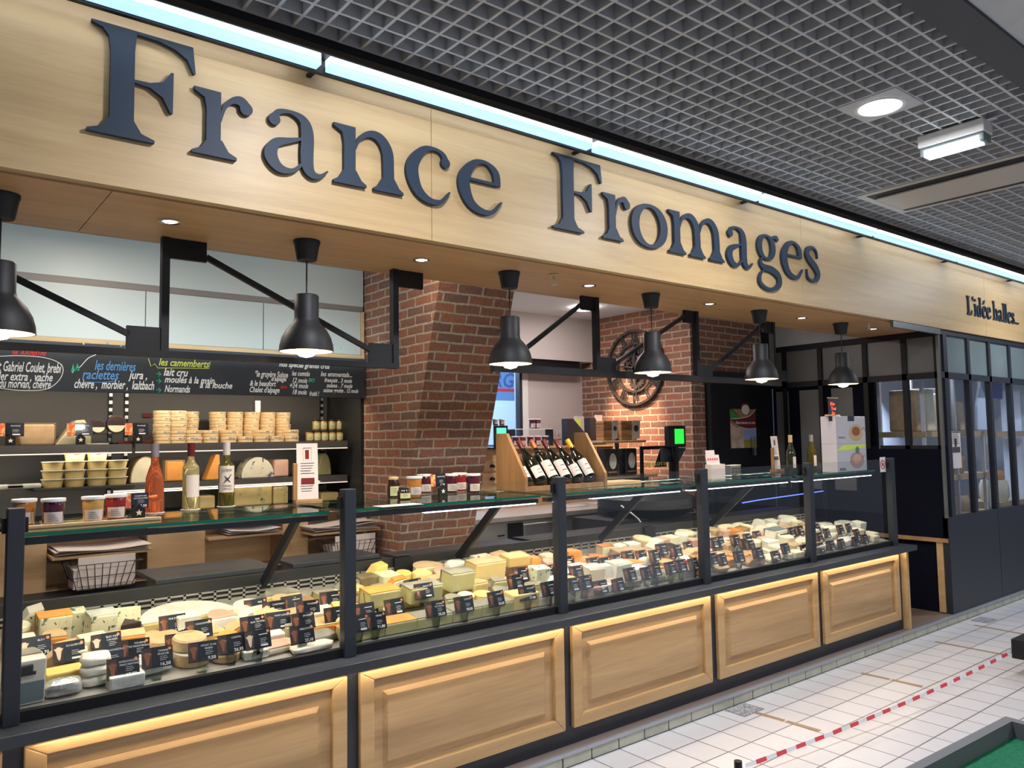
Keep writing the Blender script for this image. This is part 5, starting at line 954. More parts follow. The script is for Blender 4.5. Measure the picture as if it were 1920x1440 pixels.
xv = [at(u, 640, y=YQ).x for u in (1768, 1813, 1852, 1890)]; dxv = xv[3]-xv[2]
for k in range(2): xv.append(xv[-1]+dxv)
fm = MB().box(XP, 11.5, YQ, YQ+.05, 2.515, 2.56).box(XP, 11.5, YQ, YQ+.05, 2.125, 2.18).box(XP, 11.5, YQ, YQ+.05, .88, .905)
for k, x in enumerate(xv): fm.box(x, x+(.075 if k == 0 else .05), YQ, YQ+.05, .905, 2.515)
fm.build('frame', 'anthracite', pb); MB().box(XP, at(1873, 1000, y=YQ).x, YQ, YQ+.05, .08, .88).box(at(1873, 1000, y=YQ).x+.008, 11.5, YQ, YQ+.05, .08, .88).build('solid_panel', 'anthracite', pb)
MB().box(XP-.03, XP-.005, YQ-.005, YQ+.02, .9, 2.5).build('door_rail', 'rail_metal', pb); MB().box(at(1670, 600, y=YQ).x, XP-.01, YQ-.02, YQ+.005, 2.505, 2.555).build('roller_rail', 'rail_metal', pb)
for k in range(len(xv)-1): MB().box(xv[k]+.05, xv[k+1], YQ+.02, YQ+.026, 2.18, 2.515).build('frosted_pane', 'frost', pb); MB().box(xv[k]+.05, xv[k+1], YQ+.02, YQ+.026, .905, 2.125).build('clear_pane', 'window_glass', pb)
MB().box(XP+.1, 11.5, 4.7, 4.8, .07, 2.9).box(11.5, 11.6, 3.0, 4.8, .07, 2.9).build('wall_cheese_room', 'room_wall', kind='structure'); MB().box(7.26, 11.5, 3.05, 4.7, 2.6, 2.7).build('ceiling_cheese_room', 'frost_dim', kind='structure')
a_ = [(XP+.3, 4.69), (XP+1.1, 4.69)]; quad_uv('brick_panel', [[((7.4, 4.69, .1), (0, 0)), ((8.6, 4.69, .1), (1.2, 0)), ((8.6, 4.69, 2.1), (1.2, 2)), ((7.4, 4.69, 2.1), (0, 2))]], 'brick', kind='structure')
p = at(1797, 860, y=YQ-.002); t = thing('window_notice', 'narrow white notice taped inside the cheese room front glass', 'notice', (p.x, YQ+.012, 0)); z1 = at(1797, 812, y=YQ).z; z0 = at(1797, 878, y=YQ).z; MB().box(-.1, .1, 0, .001, z0, z1).build('sheet', 'paper', t); MB().box(-.03, .015, -.002, 0, z1-.12, z1-.05).box(-.075, .08, -.002, 0, z0+.14, z0+.19).build('dark_block', 'ink', t)
lm = MB(); [lm.box(-.07, .07-.01*(k % 3), -.002, 0, z0+.22+.016*k, z0+.224+.016*k) for k in range(9)]; lm.build('print', 'ink', t)
sh = thing('cheese_shelving', 'white metal rack with pale wooden shelves inside the cheese room', 'shelf', (0, 0, 0)); z1s, z2s = 1.655, 1.225
for z in (z1s, z2s, .84): MB().box(7.55, 8.95, 3.30, 3.75, z-.055, z).build('wooden_shelf', 'pale_wood', sh, bevel=.004)
for x in (7.56, 8.24, 8.9): 
    for y in (3.31, 3.72): MB().box(x, x+.03, y, y+.03, .07, 2.4).build('post', 'white', sh)
MB().box(9.1, 9.9, 3.25, 3.6, z1s-.07, z1s-.01).box(9.1, 9.9, 3.25, 3.6, .07, .9).build('wooden_shelf', 'pale_wood', sh)
rm = [('blk', 7.66, .22, .40, 'rind_tan', 'tall brown cheese slab at left on upper room shelf'), ('blk', 7.93, .20, .42, 'paste_cream', 'tall cream cheese slab second on upper room shelf'), ('blk', 8.15, .10, .38, 'rind_white', 'thin leaning pale slab on upper room shelf'), ('blk', 8.35, .2, .44, 'rind_grey', 'grey rinded big cheese slab on upper room shelf'), ('blk', 8.62, .18, .3, 'rind_tan', 'lower tan cheese slab at right on upper room shelf')]
for s, x, w_, h, mt, l in rm: MB().prism([(-w_/2, 0), (w_/2, 0), (w_*.38, h), (-w_*.42, h)], -.12, .12, 'xz').build('cheese_slab', mt, loc=(x, 3.52, z1s+.001), bevel=.02, label=l, category='cheese')
for x, y, r, z, h, mt, l in ((7.78, 3.45, .15, z2s-.36, .2, 'rind_orange', 'yellow orange drum cheese under the lower room shelf'), (7.78, 3.45, .12, z2s-.155, .1, 'rind_dark', 'dark wrapped cheese atop the orange drum cheese'), (8.5, 3.5, .15, z2s+.001, .22, 'rind_brown', 'brown drum cheese on the middle room shelf'), (8.58, 3.5, .17, .841, .16, 'rind_tan', 'low tan wheel at the bottom room shelf'), (9.35, 3.4, .14, .901, .22, 'paste_cream', 'pale round cheese at the right room shelf'), (9.35, 3.4, .1, 1.122, .1, 'rind_orange', 'small reddish cheese atop the pale round cheese'), (8.0, 3.42, .1, z2s+.001, .14, 'rind_brown', 'small brown cheese at left of middle room shelf')):
    MB().lathe([(0, 0), (r*.85, 0), (r, h*.2), (r, h*.75), (r*.85, h), (0, h)], seg=26).build('drum_cheese', mt, loc=(x, y, z), smooth=True, label=l, category='cheese')
t = thing('hanging_apron', 'pale blue white cloth apron hanging in cheese room corner', 'cloth', (at(1832, 770, y=3.2).x, 3.14, 1.66)); MB().prism([(-.16, 0), (.14, 0), (.1, .3), (.0, .42), (-.05, .42), (-.14, .25)], 0, .03, 'xz').build('cloth', 'cloth_white', t, bevel=.01)
MB().prism([(-.14, 0), (.14, 0), (.16, .22), (0, .28), (-.15, .22)], 0, .06, 'xz').build('blue_bag', 'blue_bag', loc=(at(1845, 750, y=3.3).x+.1, 3.2, 1.98), bevel=.02, label='dark blue bag hanging at the top in cheese room', category='bag')
MB().box(9.95, 10.3, 3.3, 3.5, .1, 2.1).build('white_cabinet', 'cloth_white', label='bluish white tall cabinet at right end of the cheese room', category='cabinet')
mb = MB(); mb.tube((0, 0, 0), (.03, 0, .45), .008).tube((.1, 0, 0), (.03, 0, .45), .008); p = at(1858, 970, y=3.15); mb.prism([(-.01, .45), (.07, .45), (.06, .62), (.03, .7), (0, .62)], -.01, .01, 'xz').build('paddle', 'white', loc=(p.x, 3.15, .90), label='white crossed paddle standing behind the cheese room glass', category='paddle')
# ================================================================ HALL FLOOR ITEMS
for i, (a, b) in enumerate((((1403, 1332), (1543, 1372)), ((1615, 1262), (1733, 1288)), ((1753, 1203), (1880, 1227)), ((1827, 1172), (1925, 1190)))):
    A = at(*a, z=.001); B = at(*b, z=.001); w_ = .034; mb = MB()
    for q0, q1 in (((0, .5), (.53, .96)), ((0, .46), (.5, .97)), ((0, .6), (.61, 1)), ((0, .55), (.56, 1)))[i]: mb.bar(A.lerp(B, q0), A.lerp(B, q1), w_, .0016)
    mb.build('floor_tape', 'tape_brown', label='strip of worn brown tape on the white floor, %s from the camera' % ORD[i], category='tape', group='brown tape strips on the tiled floor')
for i, (u, v) in enumerate(((1360, 1320), (1845, 1163))):
    p = at(u, v, z=0); MB().box(-.1, .1, -.07, .07, 0, .003).build('floor_drain', 'grate', loc=(p.x, min(p.y, 2.9), .001), label=('speckled grey floor drain cover by the kerb, nearer one', 'grey floor drain cover by the kerb near the cheese room')[i], category='drain')
A = at(1398, 1436, z=.06); B = at(1899, 1221, y=2.102); n = 35
t = thing('barrier_tape', 'red and white striped barrier tape stretched above the tiled floor', 'tape', (0, 0, 0)); mr, mw = MB(), MB()
for k in range(n):
    q0, q1 = k/n, (k+1)/n; f_ = lambda q: A.lerp(B, q)+Vector((0, 0, -.12*q*(1-q)))
    (mr if k % 2 else mw).bar(f_(q0), f_(q1), .001, .02, up=(0, .3, 1))
mr.build('red_stripe', 'tape_red', t, kind='stuff'); mw.build('white_stripe', 'tape_white', t, kind='stuff')
p = at(1372, 1436, z=.05); t = thing('barrier_stand', 'dark flat metal barrier foot at the bottom edge of photo', 'barrier', (p.x-.02, p.y-.03, 0)); MB().box(-.16, .05, -.05, .05, 0, .012).build('plate', 'iron', t); MB().tube((.03, 0, .012), (.03, 0, .08), .02).build('stub', 'black', t)
p = at(1897, 1228, z=.0); t = thing('barrier_block', 'black box end holding barrier tape at the right photo edge', 'barrier', (at(1896, 1215, y=2.1).x, 2.1, 0)); z1 = at(1897, 1197, y=2.1).z; z0 = at(1897, 1234, y=2.1).z; MB().box(0, 1.2, -.2, .0, z0, z1).build('box', 'black', t, bevel=.004); MB().box(.6, .7, -.15, -.05, 0, z0).build('leg', 'black', t)
zt2 = .62; a = at(1700, 1438, z=zt2); b = at(1885, 1343, z=zt2); c = at(1935, 1356, z=zt2)
t = thing('green_display_bench', 'grey edged bench top covered in green felt, bottom right corner', 'bench', (0, 0, 0)); a2 = b+(a-b)*1.6; c2_ = b+(c-b)*6
e1 = (a2-b).normalized(); e2 = (c2_-b).normalized(); inn = lambda P, d: P+d
w_ = .035; T3 = [a2, b, c2_]; off = (e1+e2).normalized()*w_*1.5
i0 = a2+e2*w_; i1 = b+e1*w_+e2*w_; i2 = c2_+e1*w_
MB().add([(*a2[:2], zt2), (*b[:2], zt2), (*c2_[:2], zt2), (*i2[:2], zt2), (*i1[:2], zt2), (*i0[:2], zt2), (*a2[:2], zt2-.16), (*b[:2], zt2-.16), (*c2_[:2], zt2-.16), (*i2[:2], zt2-.16), (*i1[:2], zt2-.16), (*i0[:2], zt2-.16)], [(0, 1, 4, 5), (1, 2, 3, 4), (0, 6, 7, 1), (1, 7, 8, 2), (5, 4, 10, 11), (4, 3, 9, 10), (2, 8, 9, 3), (0, 5, 11, 6), (6, 11, 10, 7), (7, 10, 9, 8)]).build('rim', 'grey_trim', t)
far = a2+c2_-b; MB().prism([(i1.x, i1.y), (i0.x, i0.y), (far.x, far.y), (i2.x, i2.y)], zt2-.065, zt2-.055).build('felt_top', 'green_felt', t); MB().prism([(i1.x, i1.y), (i0.x, i0.y), (far.x, far.y), (i2.x, i2.y)], .0, zt2-.17).build('base', 'tray_side', t)
MB().box(-1.2, .24, 3.13, 3.78, .9, 1.42).build('end_cabinet', 'navy', label='dark navy equipment cabinet at the left photo edge behind glass', category='cabinet')
# ================================================================ CHEESES AND PRICE CARDS
BAY = ['first', 'second', 'third', 'fourth', 'fifth']
def on_deck(u, v, h=0):
    d = ray(u, v); # plane z = .80 + .11*(y-3.12) + h
    t = (.768+h-.16*3.12-CAMZ)/(d.z-.16*d.y); p = Vector((0, 0, CAMZ))+d*t; return p
def bay_of(x):
    for k, ((a, b), (c, d)) in enumerate(zip(PX[:-1], PX[1:])):
        if x < (c+d)/2: return k
    return 4
ITEMS = []
def reg(o, kind, desc, base, x, y, W=0, D=0, h0=0): ITEMS.append([o, kind, desc, base, x, y, W, D, h0])
TILT = math.atan(.16)
def cheese(u, v, kind, W, D, Hh, paste, rind=None, rz=0, desc='', h0=0, base='cheese', lean=0, onto=None):
    p = on_deck(u, v) if onto is None else onto
    p = p.copy(); p.y = min(max(p.y, 3.13+.01), 3.74)
    z = deck(p.y)+.002+h0
    t = bpy.data.objects.new('cheese', None); COL.objects.link(t); t.location = (p.x, p.y, z); t.rotation_euler = (TILT+lean, 0, rz); t.empty_display_size = .03
    if kind in ('wheel', 'bowl'): D = W
    if kind == 'block':
        MB().box(-W/2, W/2, 0, D, 0, Hh).build('paste', paste, t, bevel=.006)
        if rind: MB().box(-W/2-.003, W/2+.003, .004, D+.003, Hh, Hh+.004).box(-W/2-.003, W/2+.003, D, D+.004, 0, Hh).build('rind', rind, t, bevel=.0015)
    elif kind == 'wedge':
        MB().prism([(-W/2, 0), (W/2, 0), (W*.1, D)], 0, Hh, 'xy').build('paste', paste, t, bevel=.004)
        if rind: MB().prism([(-W/2, -.005), (W/2, -.005), (W/2, 0), (-W/2, 0)], 0, Hh+.001, 'xy').build('rind', rind, t, bevel=.001)
    elif kind == 'slope':
        MB().prism([(-W/2, 0), (W/2, 0), (W/2, Hh), (-W*.1, Hh*.9), (-W/2, Hh*.5)], 0, D, 'xz').build('paste', paste, t, bevel=.006)
        if rind: MB().prism([(-W/2-.003, 0), (-W/2, 0), (-W/2, Hh*.5), (-W*.1, Hh*.9), (W/2, Hh), (W/2, Hh+.004), (-W*.1, Hh*.9+.005), (-W/2-.003, Hh*.5+.004)], .002, D, 'xz').build('rind', rind, t)
    elif kind == 'half':
        P = [(W/2*math.cos(PI*k/14), D*math.sin(PI*k/14)) for k in range(15)]
        MB().prism(P, .004, Hh, 'xy').build('paste', paste, t, bevel=.006)
        if rind: MB().prism([(a*1.015, b*1.02+.004) for a, b in P], Hh-.001, Hh+.006, 'xy').build('rind', rind, t, bevel=.002); MB().prism([(a*1.015, b*1.02+.004) for a, b in P], 0, .004, 'xy').build('rind', rind, t)
    elif kind == 'wheel':
        MB().lathe([(0, 0), (W/2-.006, 0), (W/2, .006), (W/2, Hh-.007), (W/2-.007, Hh), (0, Hh+.001)], c=(0, D/2, 0), seg=26).build('paste', paste, t, smooth=True)
        if rind: MB().lathe([(W/2+.0015, .002), (W/2+.0015, Hh*.8)], c=(0, D/2, 0), seg=26).build('rind', rind, t, smooth=True)
    elif kind == 'log':
        T = Matrix.Translation((0, D/2, Hh/2)) @ Matrix.Rotation(PI/2, 4, 'Y'); MB().lathe([(0, -W/2), (Hh/2-.005, -W/2), (Hh/2, -W/2+.005), (Hh/2, W/2-.005), (Hh/2-.005, W/2), (0, W/2)], seg=20, T=T).build('paste', paste, t, smooth=True)
    elif kind == 'pyr':
        k = .55; MB().add([(-W/2, 0, 0), (W/2, 0, 0), (W/2, W, 0), (-W/2, W, 0), (-W/2*k, W*(1-k)/2, Hh), (W/2*k, W*(1-k)/2, Hh), (W/2*k, W*(1+k)/2, Hh), (-W/2*k, W*(1+k)/2, Hh)], [(0, 3, 2, 1), (4, 5, 6, 7), (0, 1, 5, 4), (1, 2, 6, 5), (2, 3, 7, 6), (3, 0, 4, 7)]).build('paste', paste, t, bevel=.004)
    elif kind == 'lump':
        random.seed(int(u*7+v)); mb = MB(); n = 14; rows = 7; vs = []
        for i in range(rows+1):
            ph = PI*i/rows
            for j in range(n): a = 2*PI*j/n; r = 1+random.uniform(-.08, .08); ct, s_ = math.cos(a), math.sin(a); e = .55; vs.append((W/2*r*math.sin(ph)**.6*abs(ct)**e*(1 if ct > 0 else -1), D/2+D/2*r*math.sin(ph)**.6*abs(s_)**e*(1 if s_ > 0 else -1), Hh/2-Hh/2*math.copysign(abs(math.cos(ph))**.6, math.cos(ph))))
        f = [(i*n+j, i*n+(j+1) % n, (i+1)*n+(j+1) % n, (i+1)*n+j) for i in range(rows) for j in range(n)]; mb.add(vs, f).build('paste', paste, t, smooth=True)
    elif kind == 'bowl':
        MB().lathe([(0, 0), (W*.35, 0), (W/2, Hh), (W/2-.004, Hh), (W*.33, .006), (0, .006)], c=(0, D/2, 0), seg=22).build('dish', 'white', t, smooth=True); mb = MB(); random.seed(int(u))
        MB().lathe([(0, Hh*.5), (W*.4, Hh*.75), (0, Hh*1.15)], c=(0, D/2, 0), seg=18).build('filling', paste, t, smooth=True)
    reg(t, 'cheese', desc, base, p.x, p.y, W, (W if kind in ('pyr', 'wheel', 'bowl') else D), h0); t['_d'] = 1; del t['_d']; return t
# ---- first bay, placed one by one
C = cheese
C(58, 1207, 'slope', .085, .09, .125, 'blue_vein', 'rind_white', 0, 'white blue veined block')
C(104, 1218, 'block', .115, .08, .125, 'blue_vein', 'orange_paste', .05, 'blue veined block with orange top')
C(160, 1200, 'block', .06, .07, .12, 'blue_vein', None, 0, 'narrow blue veined block')
C(193, 1212, 'block', .10, .08, .125, 'blue_vein', 'film', .1, 'tall blue veined block in film')
C(243, 1200, 'wedge', .09, .07, .07, 'rind_dark', None, .3, 'dark foil wrapped wedge')
C(262, 1186, 'block', .11, .03, .11, 'blue_cream', None, -.1, 'leaning cream blue slab', lean=-.35)
C(372, 1180, 'half', .40, .20, .045, 'paste_yellow', 'rind_white', .05, 'large cut brie half wheel', base='brie')
C(452, 1160, 'half', .16, .1, .045, 'paste_yellow', 'rind_white', .05, 'thin pale half wheel')
C(512, 1146, 'half', .17, .1, .07, 'paste_yellow', 'rind_grey', 0, 'grey rinded half wheel')
C(590, 1140, 'half', .12, .08, .05, 'paste_pale', 'rind_grey', 0, 'small grey rinded half')
C(612, 1136, 'wheel', .09, .09, .05, 'paste_cream', 'rind_tan', 0, 'small tan round cheese')
o = C(76, 1322, 'block', .125, .05, .155, 'plastic_tub', None, .08, 'white filled plastic tub with black clip', base='tub'); MB().box(-.03, .03, -.006, .0, .105, .115).box(-.02, .02, -.01, .0, .115, .14).build('clip', 'black_clip', o); MB().box(-.0575, .0575, -.003, -.0008, .01, .08).build('grey_label', 'frost', o)
C(135, 1258, 'block', .10, .06, .04, 'paste_cream', None, -.15, 'cream square cheese piece', h0=.03)
C(137, 1285, 'block', .16, .07, .045, 'paste_gold', None, .1, 'yellow printed wrapped pack')
C(152, 1308, 'lump', .12, .07, .055, 'foil', None, 0, 'crumpled foil wrapped piece', base='piece')
for k, hh in enumerate((0, .036, .072)): C(212, 1300-0*k, 'lump', .10, .08, .036, 'paste_white', None, 0, 'soft white slab, %s of stack' % ('lowest', 'middle', 'top')[k], h0=hh)
C(186, 1240, 'block', .10, .08, .09, 'paste_pale', None, .2, 'pale slab')
C(243, 1300, 'block', .12, .06, .05, 'film', None, .05, 'film wrapped white piece')
C(310, 1286, 'lump', .23, .1, .06, 'film', None, .1, 'long film wrapped slab')
C(305, 1222, 'wheel', .15, .12, .04, 'rind_tan', 'box_wood', 0, 'round cheese in wooden hoop')
C(372, 1252, 'wheel', .135, .12, .055, 'paste_cream', 'box_wood', 0, 'lower round boxed cheese'); C(368, 1252, 'wheel', .125, .12, .045, 'rind_tan', 'box_wood', 0, 'upper round boxed cheese', h0=.058)
C(430, 1240, 'wheel', .115, .1, .035, 'rind_tan', None, 0, 'lower tan round cheese'); C(430, 1240, 'wheel', .11, .1, .035, 'rind_tan', None, 0, 'upper tan round cheese', h0=.037)
C(420, 1180, 'half', .12, .1, .06, 'paste_white', 'pink_rind', .1, 'pinkish rinded soft half'); C(462, 1180, 'slope', .08, .1, .075, 'paste_pale', 'rind_white', .3, 'sloping pale wedge')
C(478, 1172, 'half', .17, .1, .06, 'paste_yellow', 'rind_white', -.2, 'large pale half behind cards'); C(404, 1200, 'half', .1, .09, .03, 'paste_gold', 'rind_tan', 0, 'flat golden half')
C(480, 1238, 'block', .10, .07, .035, 'film', None, 0, 'clear film wrapped portion'); C(525, 1222, 'block', .09, .06, .05, 'rind_white', None, 0, 'white bloomy block'); C(517, 1210, 'wheel', .1, .1, .045, 'rind_white', None, 0, 'white bloomy round')
C(548, 1222, 'half', .15, .09, .025, 'paste_cream', 'pink_rind', .15, 'flat pinkish half'); C(600, 1222, 'lump', .18, .1, .04, 'rind_grey', None, .1, 'long grey bloomy log'); C(600, 1232, 'lump', .2, .07, .03, 'rind_white', None, .1, 'flat white bloomy log')
C(612, 1196, 'block', .13, .1, .04, 'orange_paste', 'rind_tan', 0, 'golden orange slab'); C(560, 1172, 'block', .14, .1, .05, 'paste_gold', 'rind_tan', 0, 'golden slab'); C(612, 1172, 'block', .11, .1, .06, 'rind_white', None, 0, 'cream rinded slab')
C(570, 1150, 'slope', .1, .08, .055, 'marble', 'rind_brown', 0, 'speckled slab'); C(628, 1155, 'wheel', .07, .07, .05, 'orange_paste', None, 0, 'small orange round')
# ---- second bay
C(700, 1100, 'slope', .10, .08, .13, 'paste_gold', None, 0, 'golden wedge'); C(690, 1118, 'block', .11, .07, .10, 'pepper', None, .1, 'dark pepper coated block'); C(735, 1112, 'block', .11, .09, .10, 'paste_pale', None, .1, 'pale block')
C(748, 1130, 'slope', .10, .06, .12, 'paste_cream', 'rind_orange', -.2, 'white faced wedge with orange rind'); C(778, 1128, 'wedge', .13, .08, .07, 'paste_gold', None, .3, 'yellow pointed wedge')
C(722, 1160, 'block', .17, .1, .075, 'paste_green', 'rind_orange', .05, 'upper olive slab with orange rind', h0=.05); C(690, 1212, 'block', .2, .09, .05, 'paste_green', 'rind_orange', 0, 'lower olive slab left'); C(750, 1198, 'block', .17, .09, .05, 'paste_green', 'rind_orange', 0, 'lower olive slab with orange crust')
C(800, 1150, 'block', .19, .1, .075, 'paste_green', 'rind_grey', .05, 'upper olive slab with grey rind', h0=.05); C(812, 1188, 'block', .2, .09, .05, 'paste_green', 'rind_grey', 0, 'lower olive slab with grey rind')
C(868, 1128, 'block', .15, .1, .095, 'paste_green', 'rind_grey', .05, 'upper tall olive slab', h0=.05); C(875, 1170, 'block', .17, .09, .055, 'paste_green', 'rind_grey', 0, 'lower dark rinded slab'); C(855, 1098, 'lump', .13, .09, .06, 'film', None, 0, 'shiny film wrapped piece', h0=.075)
C(920, 1108, 'block', .21, .1, .095, 'paste_yellow', 'rind_tan', .02, 'upper large yellow slab', h0=.055); C(938, 1155, 'block', .2, .09, .055, 'paste_green', 'rind_grey', 0, 'lower yellow green slab'); C(975, 1090, 'block', .16, .1, .06, 'paste_yellow', None, 0, 'upper bright yellow slab', h0=.08); C(985, 1145, 'block', .17, .09, .08, 'paste_yellow', None, 0, 'lower bright yellow slab')
C(800, 1092, 'half', .18, .1, .09, 'paste_pale', 'rind_tan', 0, 'beige half wheel'); C(840, 1100, 'half', .2, .12, .08, 'rind_tan', 'pink_rind', .1, 'pink rinded half wheel'); C(905, 1078, 'block', .13, .05, .11, 'marble', None, .15, 'purple veined white slab'); C(940, 1075, 'slope', .14, .1, .10, 'paste_cream', 'rind_tan', .1, 'beige slab in film')
C(972, 1062, 'block', .08, .07, .08, 'paste_yellow', 'rind_brown', 0, 'small yellow block'); C(1005, 1070, 'pyr', .11, .1, .08, 'orange_paste', None, 0, 'orange pyramid shaped piece'); C(1010, 1085, 'half', .12, .08, .05, 'paste_pale', 'rind_white', 0, 'pale half'); C(1018, 1110, 'block', .10, .07, .09, 'blue_vein', None, 0, 'grey blue veined block', h0=.04); C(1022, 1140, 'block', .14, .08, .045, 'paste_cream', 'rind_grey', 0, 'lower pale slab')
C(675, 1150, 'half', .12, .08, .05, 'paste_pale', 'rind_grey', 0, 'grey pale half')
# ---- third to fifth bays: rows of goods, each piece its own kind
rows3 = [
 (3, [(1078, 1132, 'block', .17, 'paste_pale', 'rind_grey', .05), (1120, 1124, 'block', .13, 'pink_rind', None, .05), (1150, 1118, 'block', .1, 'paste_white', None, .05), (1200, 1108, 'lump', .19, 'rind_grey', None, .055), (1243, 1098, 'lump', .15, 'rind_grey', None, .05), (1278, 1092, 'block', .16, 'paste_green', 'rind_grey', .045), (1302, 1086, 'block', .1, 'rind_grey', None, .05)]),
 (2, [(1070, 1098, 'block', .11, 'paste_white', None, .07), (1098, 1092, 'block', .1, 'paste_white', 'rind_white', .08), (1122, 1096, 'block', .12, 'paste_cream', 'film', .10), (1142, 1094, 'pyr', .09, 'paste_white', None, .10), (1165, 1090, 'block', .15, 'paste_white', 'film', .10), (1192, 1076, 'half', .16, 'paste_pale', 'rind_orange', .06), (1232, 1080, 'wedge', .14, 'orange_paste', None, .05), (1262, 1070, 'wheel', .12, 'rind_tan', 'rind_brown', .05), (1290, 1062, 'wheel', .12, 'paste_white', 'red', .05)]),
 (1, [(1095, 1068, 'slope', .13, 'orange_paste', None, .06), (1065, 1068, 'block', .1, 'rind_tan', None, .06), (1130, 1062, 'wheel', .12, 'rind_orange', None, .05), (1180, 1058, 'block', .15, 'pink_rind', 'rind_tan', .08), (1210, 1055, 'block', .13, 'pink_rind', 'rind_tan', .07), (1238, 1054, 'block', .15, 'rind_tan', None, .06), (1262, 1048, 'lump', .13, 'rind_dark', None, .09), (1295, 1045, 'bowl', .17, 'nut', None, .04)]),
 (0, [(1160, 1042, 'half', .16, 'paste_pale', 'rind_tan', .06), (1190, 1038, 'half', .16, 'rind_tan', 'rind_brown', .05), (1214, 1030, 'wheel', .14, 'paste_pale', 'rind_tan', .09), (1240, 1028, 'pyr', .09, 'paste_white', None, .06), (1283, 1016, 'wheel', .14, 'paste_pale', 'rind_grey', .09), (1300, 1020, 'block', .12, 'marble', None, .06)]),
 (3, [(1346, 1066, 'block', .13, 'paste_green', None, .04), (1370, 1064, 'wedge', .14, 'orange_paste', None, .05), (1395, 1056, 'block', .14, 'rind_orange', None, .05), (1420, 1050, 'lump', .16, 'nut', None, .05), (1442, 1048, 'bowl', .14, 'nut', None, .04), (1470, 1042, 'block', .14, 'paste_cream', None, .06), (1492, 1036, 'block', .14, 'paste_green', 'rind_tan', .06), (1508, 1032, 'block', .1, 'blue_vein', None, .06)]),
 (2, [(1342, 1040, 'block', .13, 'pink_rind', None, .05), (1367, 1034, 'bowl', .15, 'nut', None, .05), (1387, 1030, 'bowl', .15, 'nut', None, .05), (1425, 1030, 'wheel', .1, 'paste_cream', None, .06), (1453, 1036, 'half', .16, 'paste_cream', 'rind_white', .07), (1456, 1022, 'block', .19, 'paste_white', 'frost', .12), (1490, 1034, 'wheel', .12, 'paste_cream', None, .1), (1490, 1016, 'block', .12, 'pink_rind', None, .06), (1508, 1014, 'block', .13, 'pink_rind', 'rind_tan', .09)]),
 (1, [(1340, 1020, 'half', .12, 'rind_tan', None, .05), (1368, 1008, 'lump', .17, 'paste_cream', None, .09), (1395, 1005, 'lump', .14, 'paste_cream', None, .09), (1416, 1012, 'wheel', .11, 'rind_white', None, .06), (1440, 1008, 'wheel', .1, 'rind_white', None, .05), (1462, 1002, 'block', .1, 'paste_white', None, .05), (1496, 1003, 'half', .13, 'rind_grey', None, .06)]),
 (0, [(1413, 995, 'pyr', .11, 'paste_white', None, .1), (1378, 1000, 'lump', .13, 'paste_cream', None, .09), (1467, 990, 'wheel', .15, 'paste_white', None, .1), (1458, 996, 'block', .12, 'paste_white', None, .08), (1330, 1008, 'wheel', .13, 'rind_tan', None, .08), (1350, 1004, 'half', .12, 'rind_grey', None, .05)]),
 (3, [(1545, 1036, 'block', .14, 'paste_white', None, .05), (1572, 1030, 'lump', .15, 'paste_cream', None, .05), (1598, 1024, 'block', .15, 'paste_white', None, .05), (1620, 1018, 'half', .13, 'rind_tan', None, .05), (1638, 1012, 'half', .1, 'paste_cream', None, .05)]),
 (2, [(1548, 1020, 'log', .15, 'paste_white', None, .06), (1572, 1016, 'log', .15, 'rind_white', None, .06), (1594, 1012, 'log', .14, 'paste_white', None, .06), (1615, 1008, 'block', .12, 'paste_cream', None, .06)]),
 (1, [(1565, 1004, 'block', .17, 'paste_white', None, .06), (1592, 1002, 'block', .15, 'paste_white', 'film', .09), (1618, 998, 'block', .12, 'paste_white', None, .08), (1545, 1006, 'pyr', .1, 'ash', None, .06)]),
 (0, [(1555, 995, 'lump', .2, 'film', None, .06), (1590, 990, 'half', .15, 'rind_grey', None, .05)])]
DN = {'paste_pale': 'pale', 'pink_rind': 'pink rinded', 'paste_white': 'white', 'rind_grey': 'grey rinded', 'paste_green': 'olive', 'paste_cream': 'cream', 'orange_paste': 'orange', 'rind_tan': 'tan', 'rind_orange': 'orange rinded', 'rind_dark': 'dark', 'nut': 'nut covered', 'marble': 'marbled', 'blue_vein': 'blue veined', 'rind_white': 'bloomy white', 'ash': 'ash coated', 'film': 'film wrapped'}
KN = {'block': 'block', 'lump': 'piece', 'pyr': 'pyramid', 'half': 'half wheel', 'wedge': 'wedge', 'wheel': 'round', 'slope': 'sloping piece', 'bowl': 'dish', 'log': 'log'}
for r, L_ in rows3:
    for u, v, k, W, pm, rm_, Hh in L_:
        C(u, v, k, W, .09 if k not in ('wheel', 'bowl') else W, Hh, pm, rm_, random.uniform(-.12, .12), '%s %s' % (DN[pm], KN[k]))
# ---- further pieces that fill the deck between the ones above
random.seed(11)
PAL = [[('paste_cream', 'rind_tan'), ('rind_white', None), ('paste_pale', 'rind_grey'), ('orange_paste', 'rind_tan'), ('paste_white', None), ('rind_tan', None)], [('paste_green', 'rind_grey'), ('paste_pale', 'rind_tan'), ('paste_yellow', 'rind_tan'), ('paste_gold', None)],
       [('paste_white', None), ('rind_white', None), ('pink_rind', None), ('paste_pale', 'rind_orange'), ('rind_tan', None), ('orange_paste', None)], [('paste_cream', None), ('pink_rind', None), ('rind_tan', None), ('nut', None), ('paste_white', None), ('rind_orange', None)], [('paste_white', None), ('paste_cream', None), ('rind_white', None), ('rind_tan', None)]]
DN = {'paste_pale': 'pale', 'pink_rind': 'pink rinded', 'paste_white': 'white', 'rind_grey': 'grey rinded', 'paste_green': 'olive', 'paste_cream': 'cream', 'orange_paste': 'orange', 'rind_tan': 'tan', 'rind_orange': 'orange rinded', 'nut': 'nut covered', 'rind_white': 'bloomy white', 'paste_yellow': 'yellow', 'paste_gold': 'golden'}
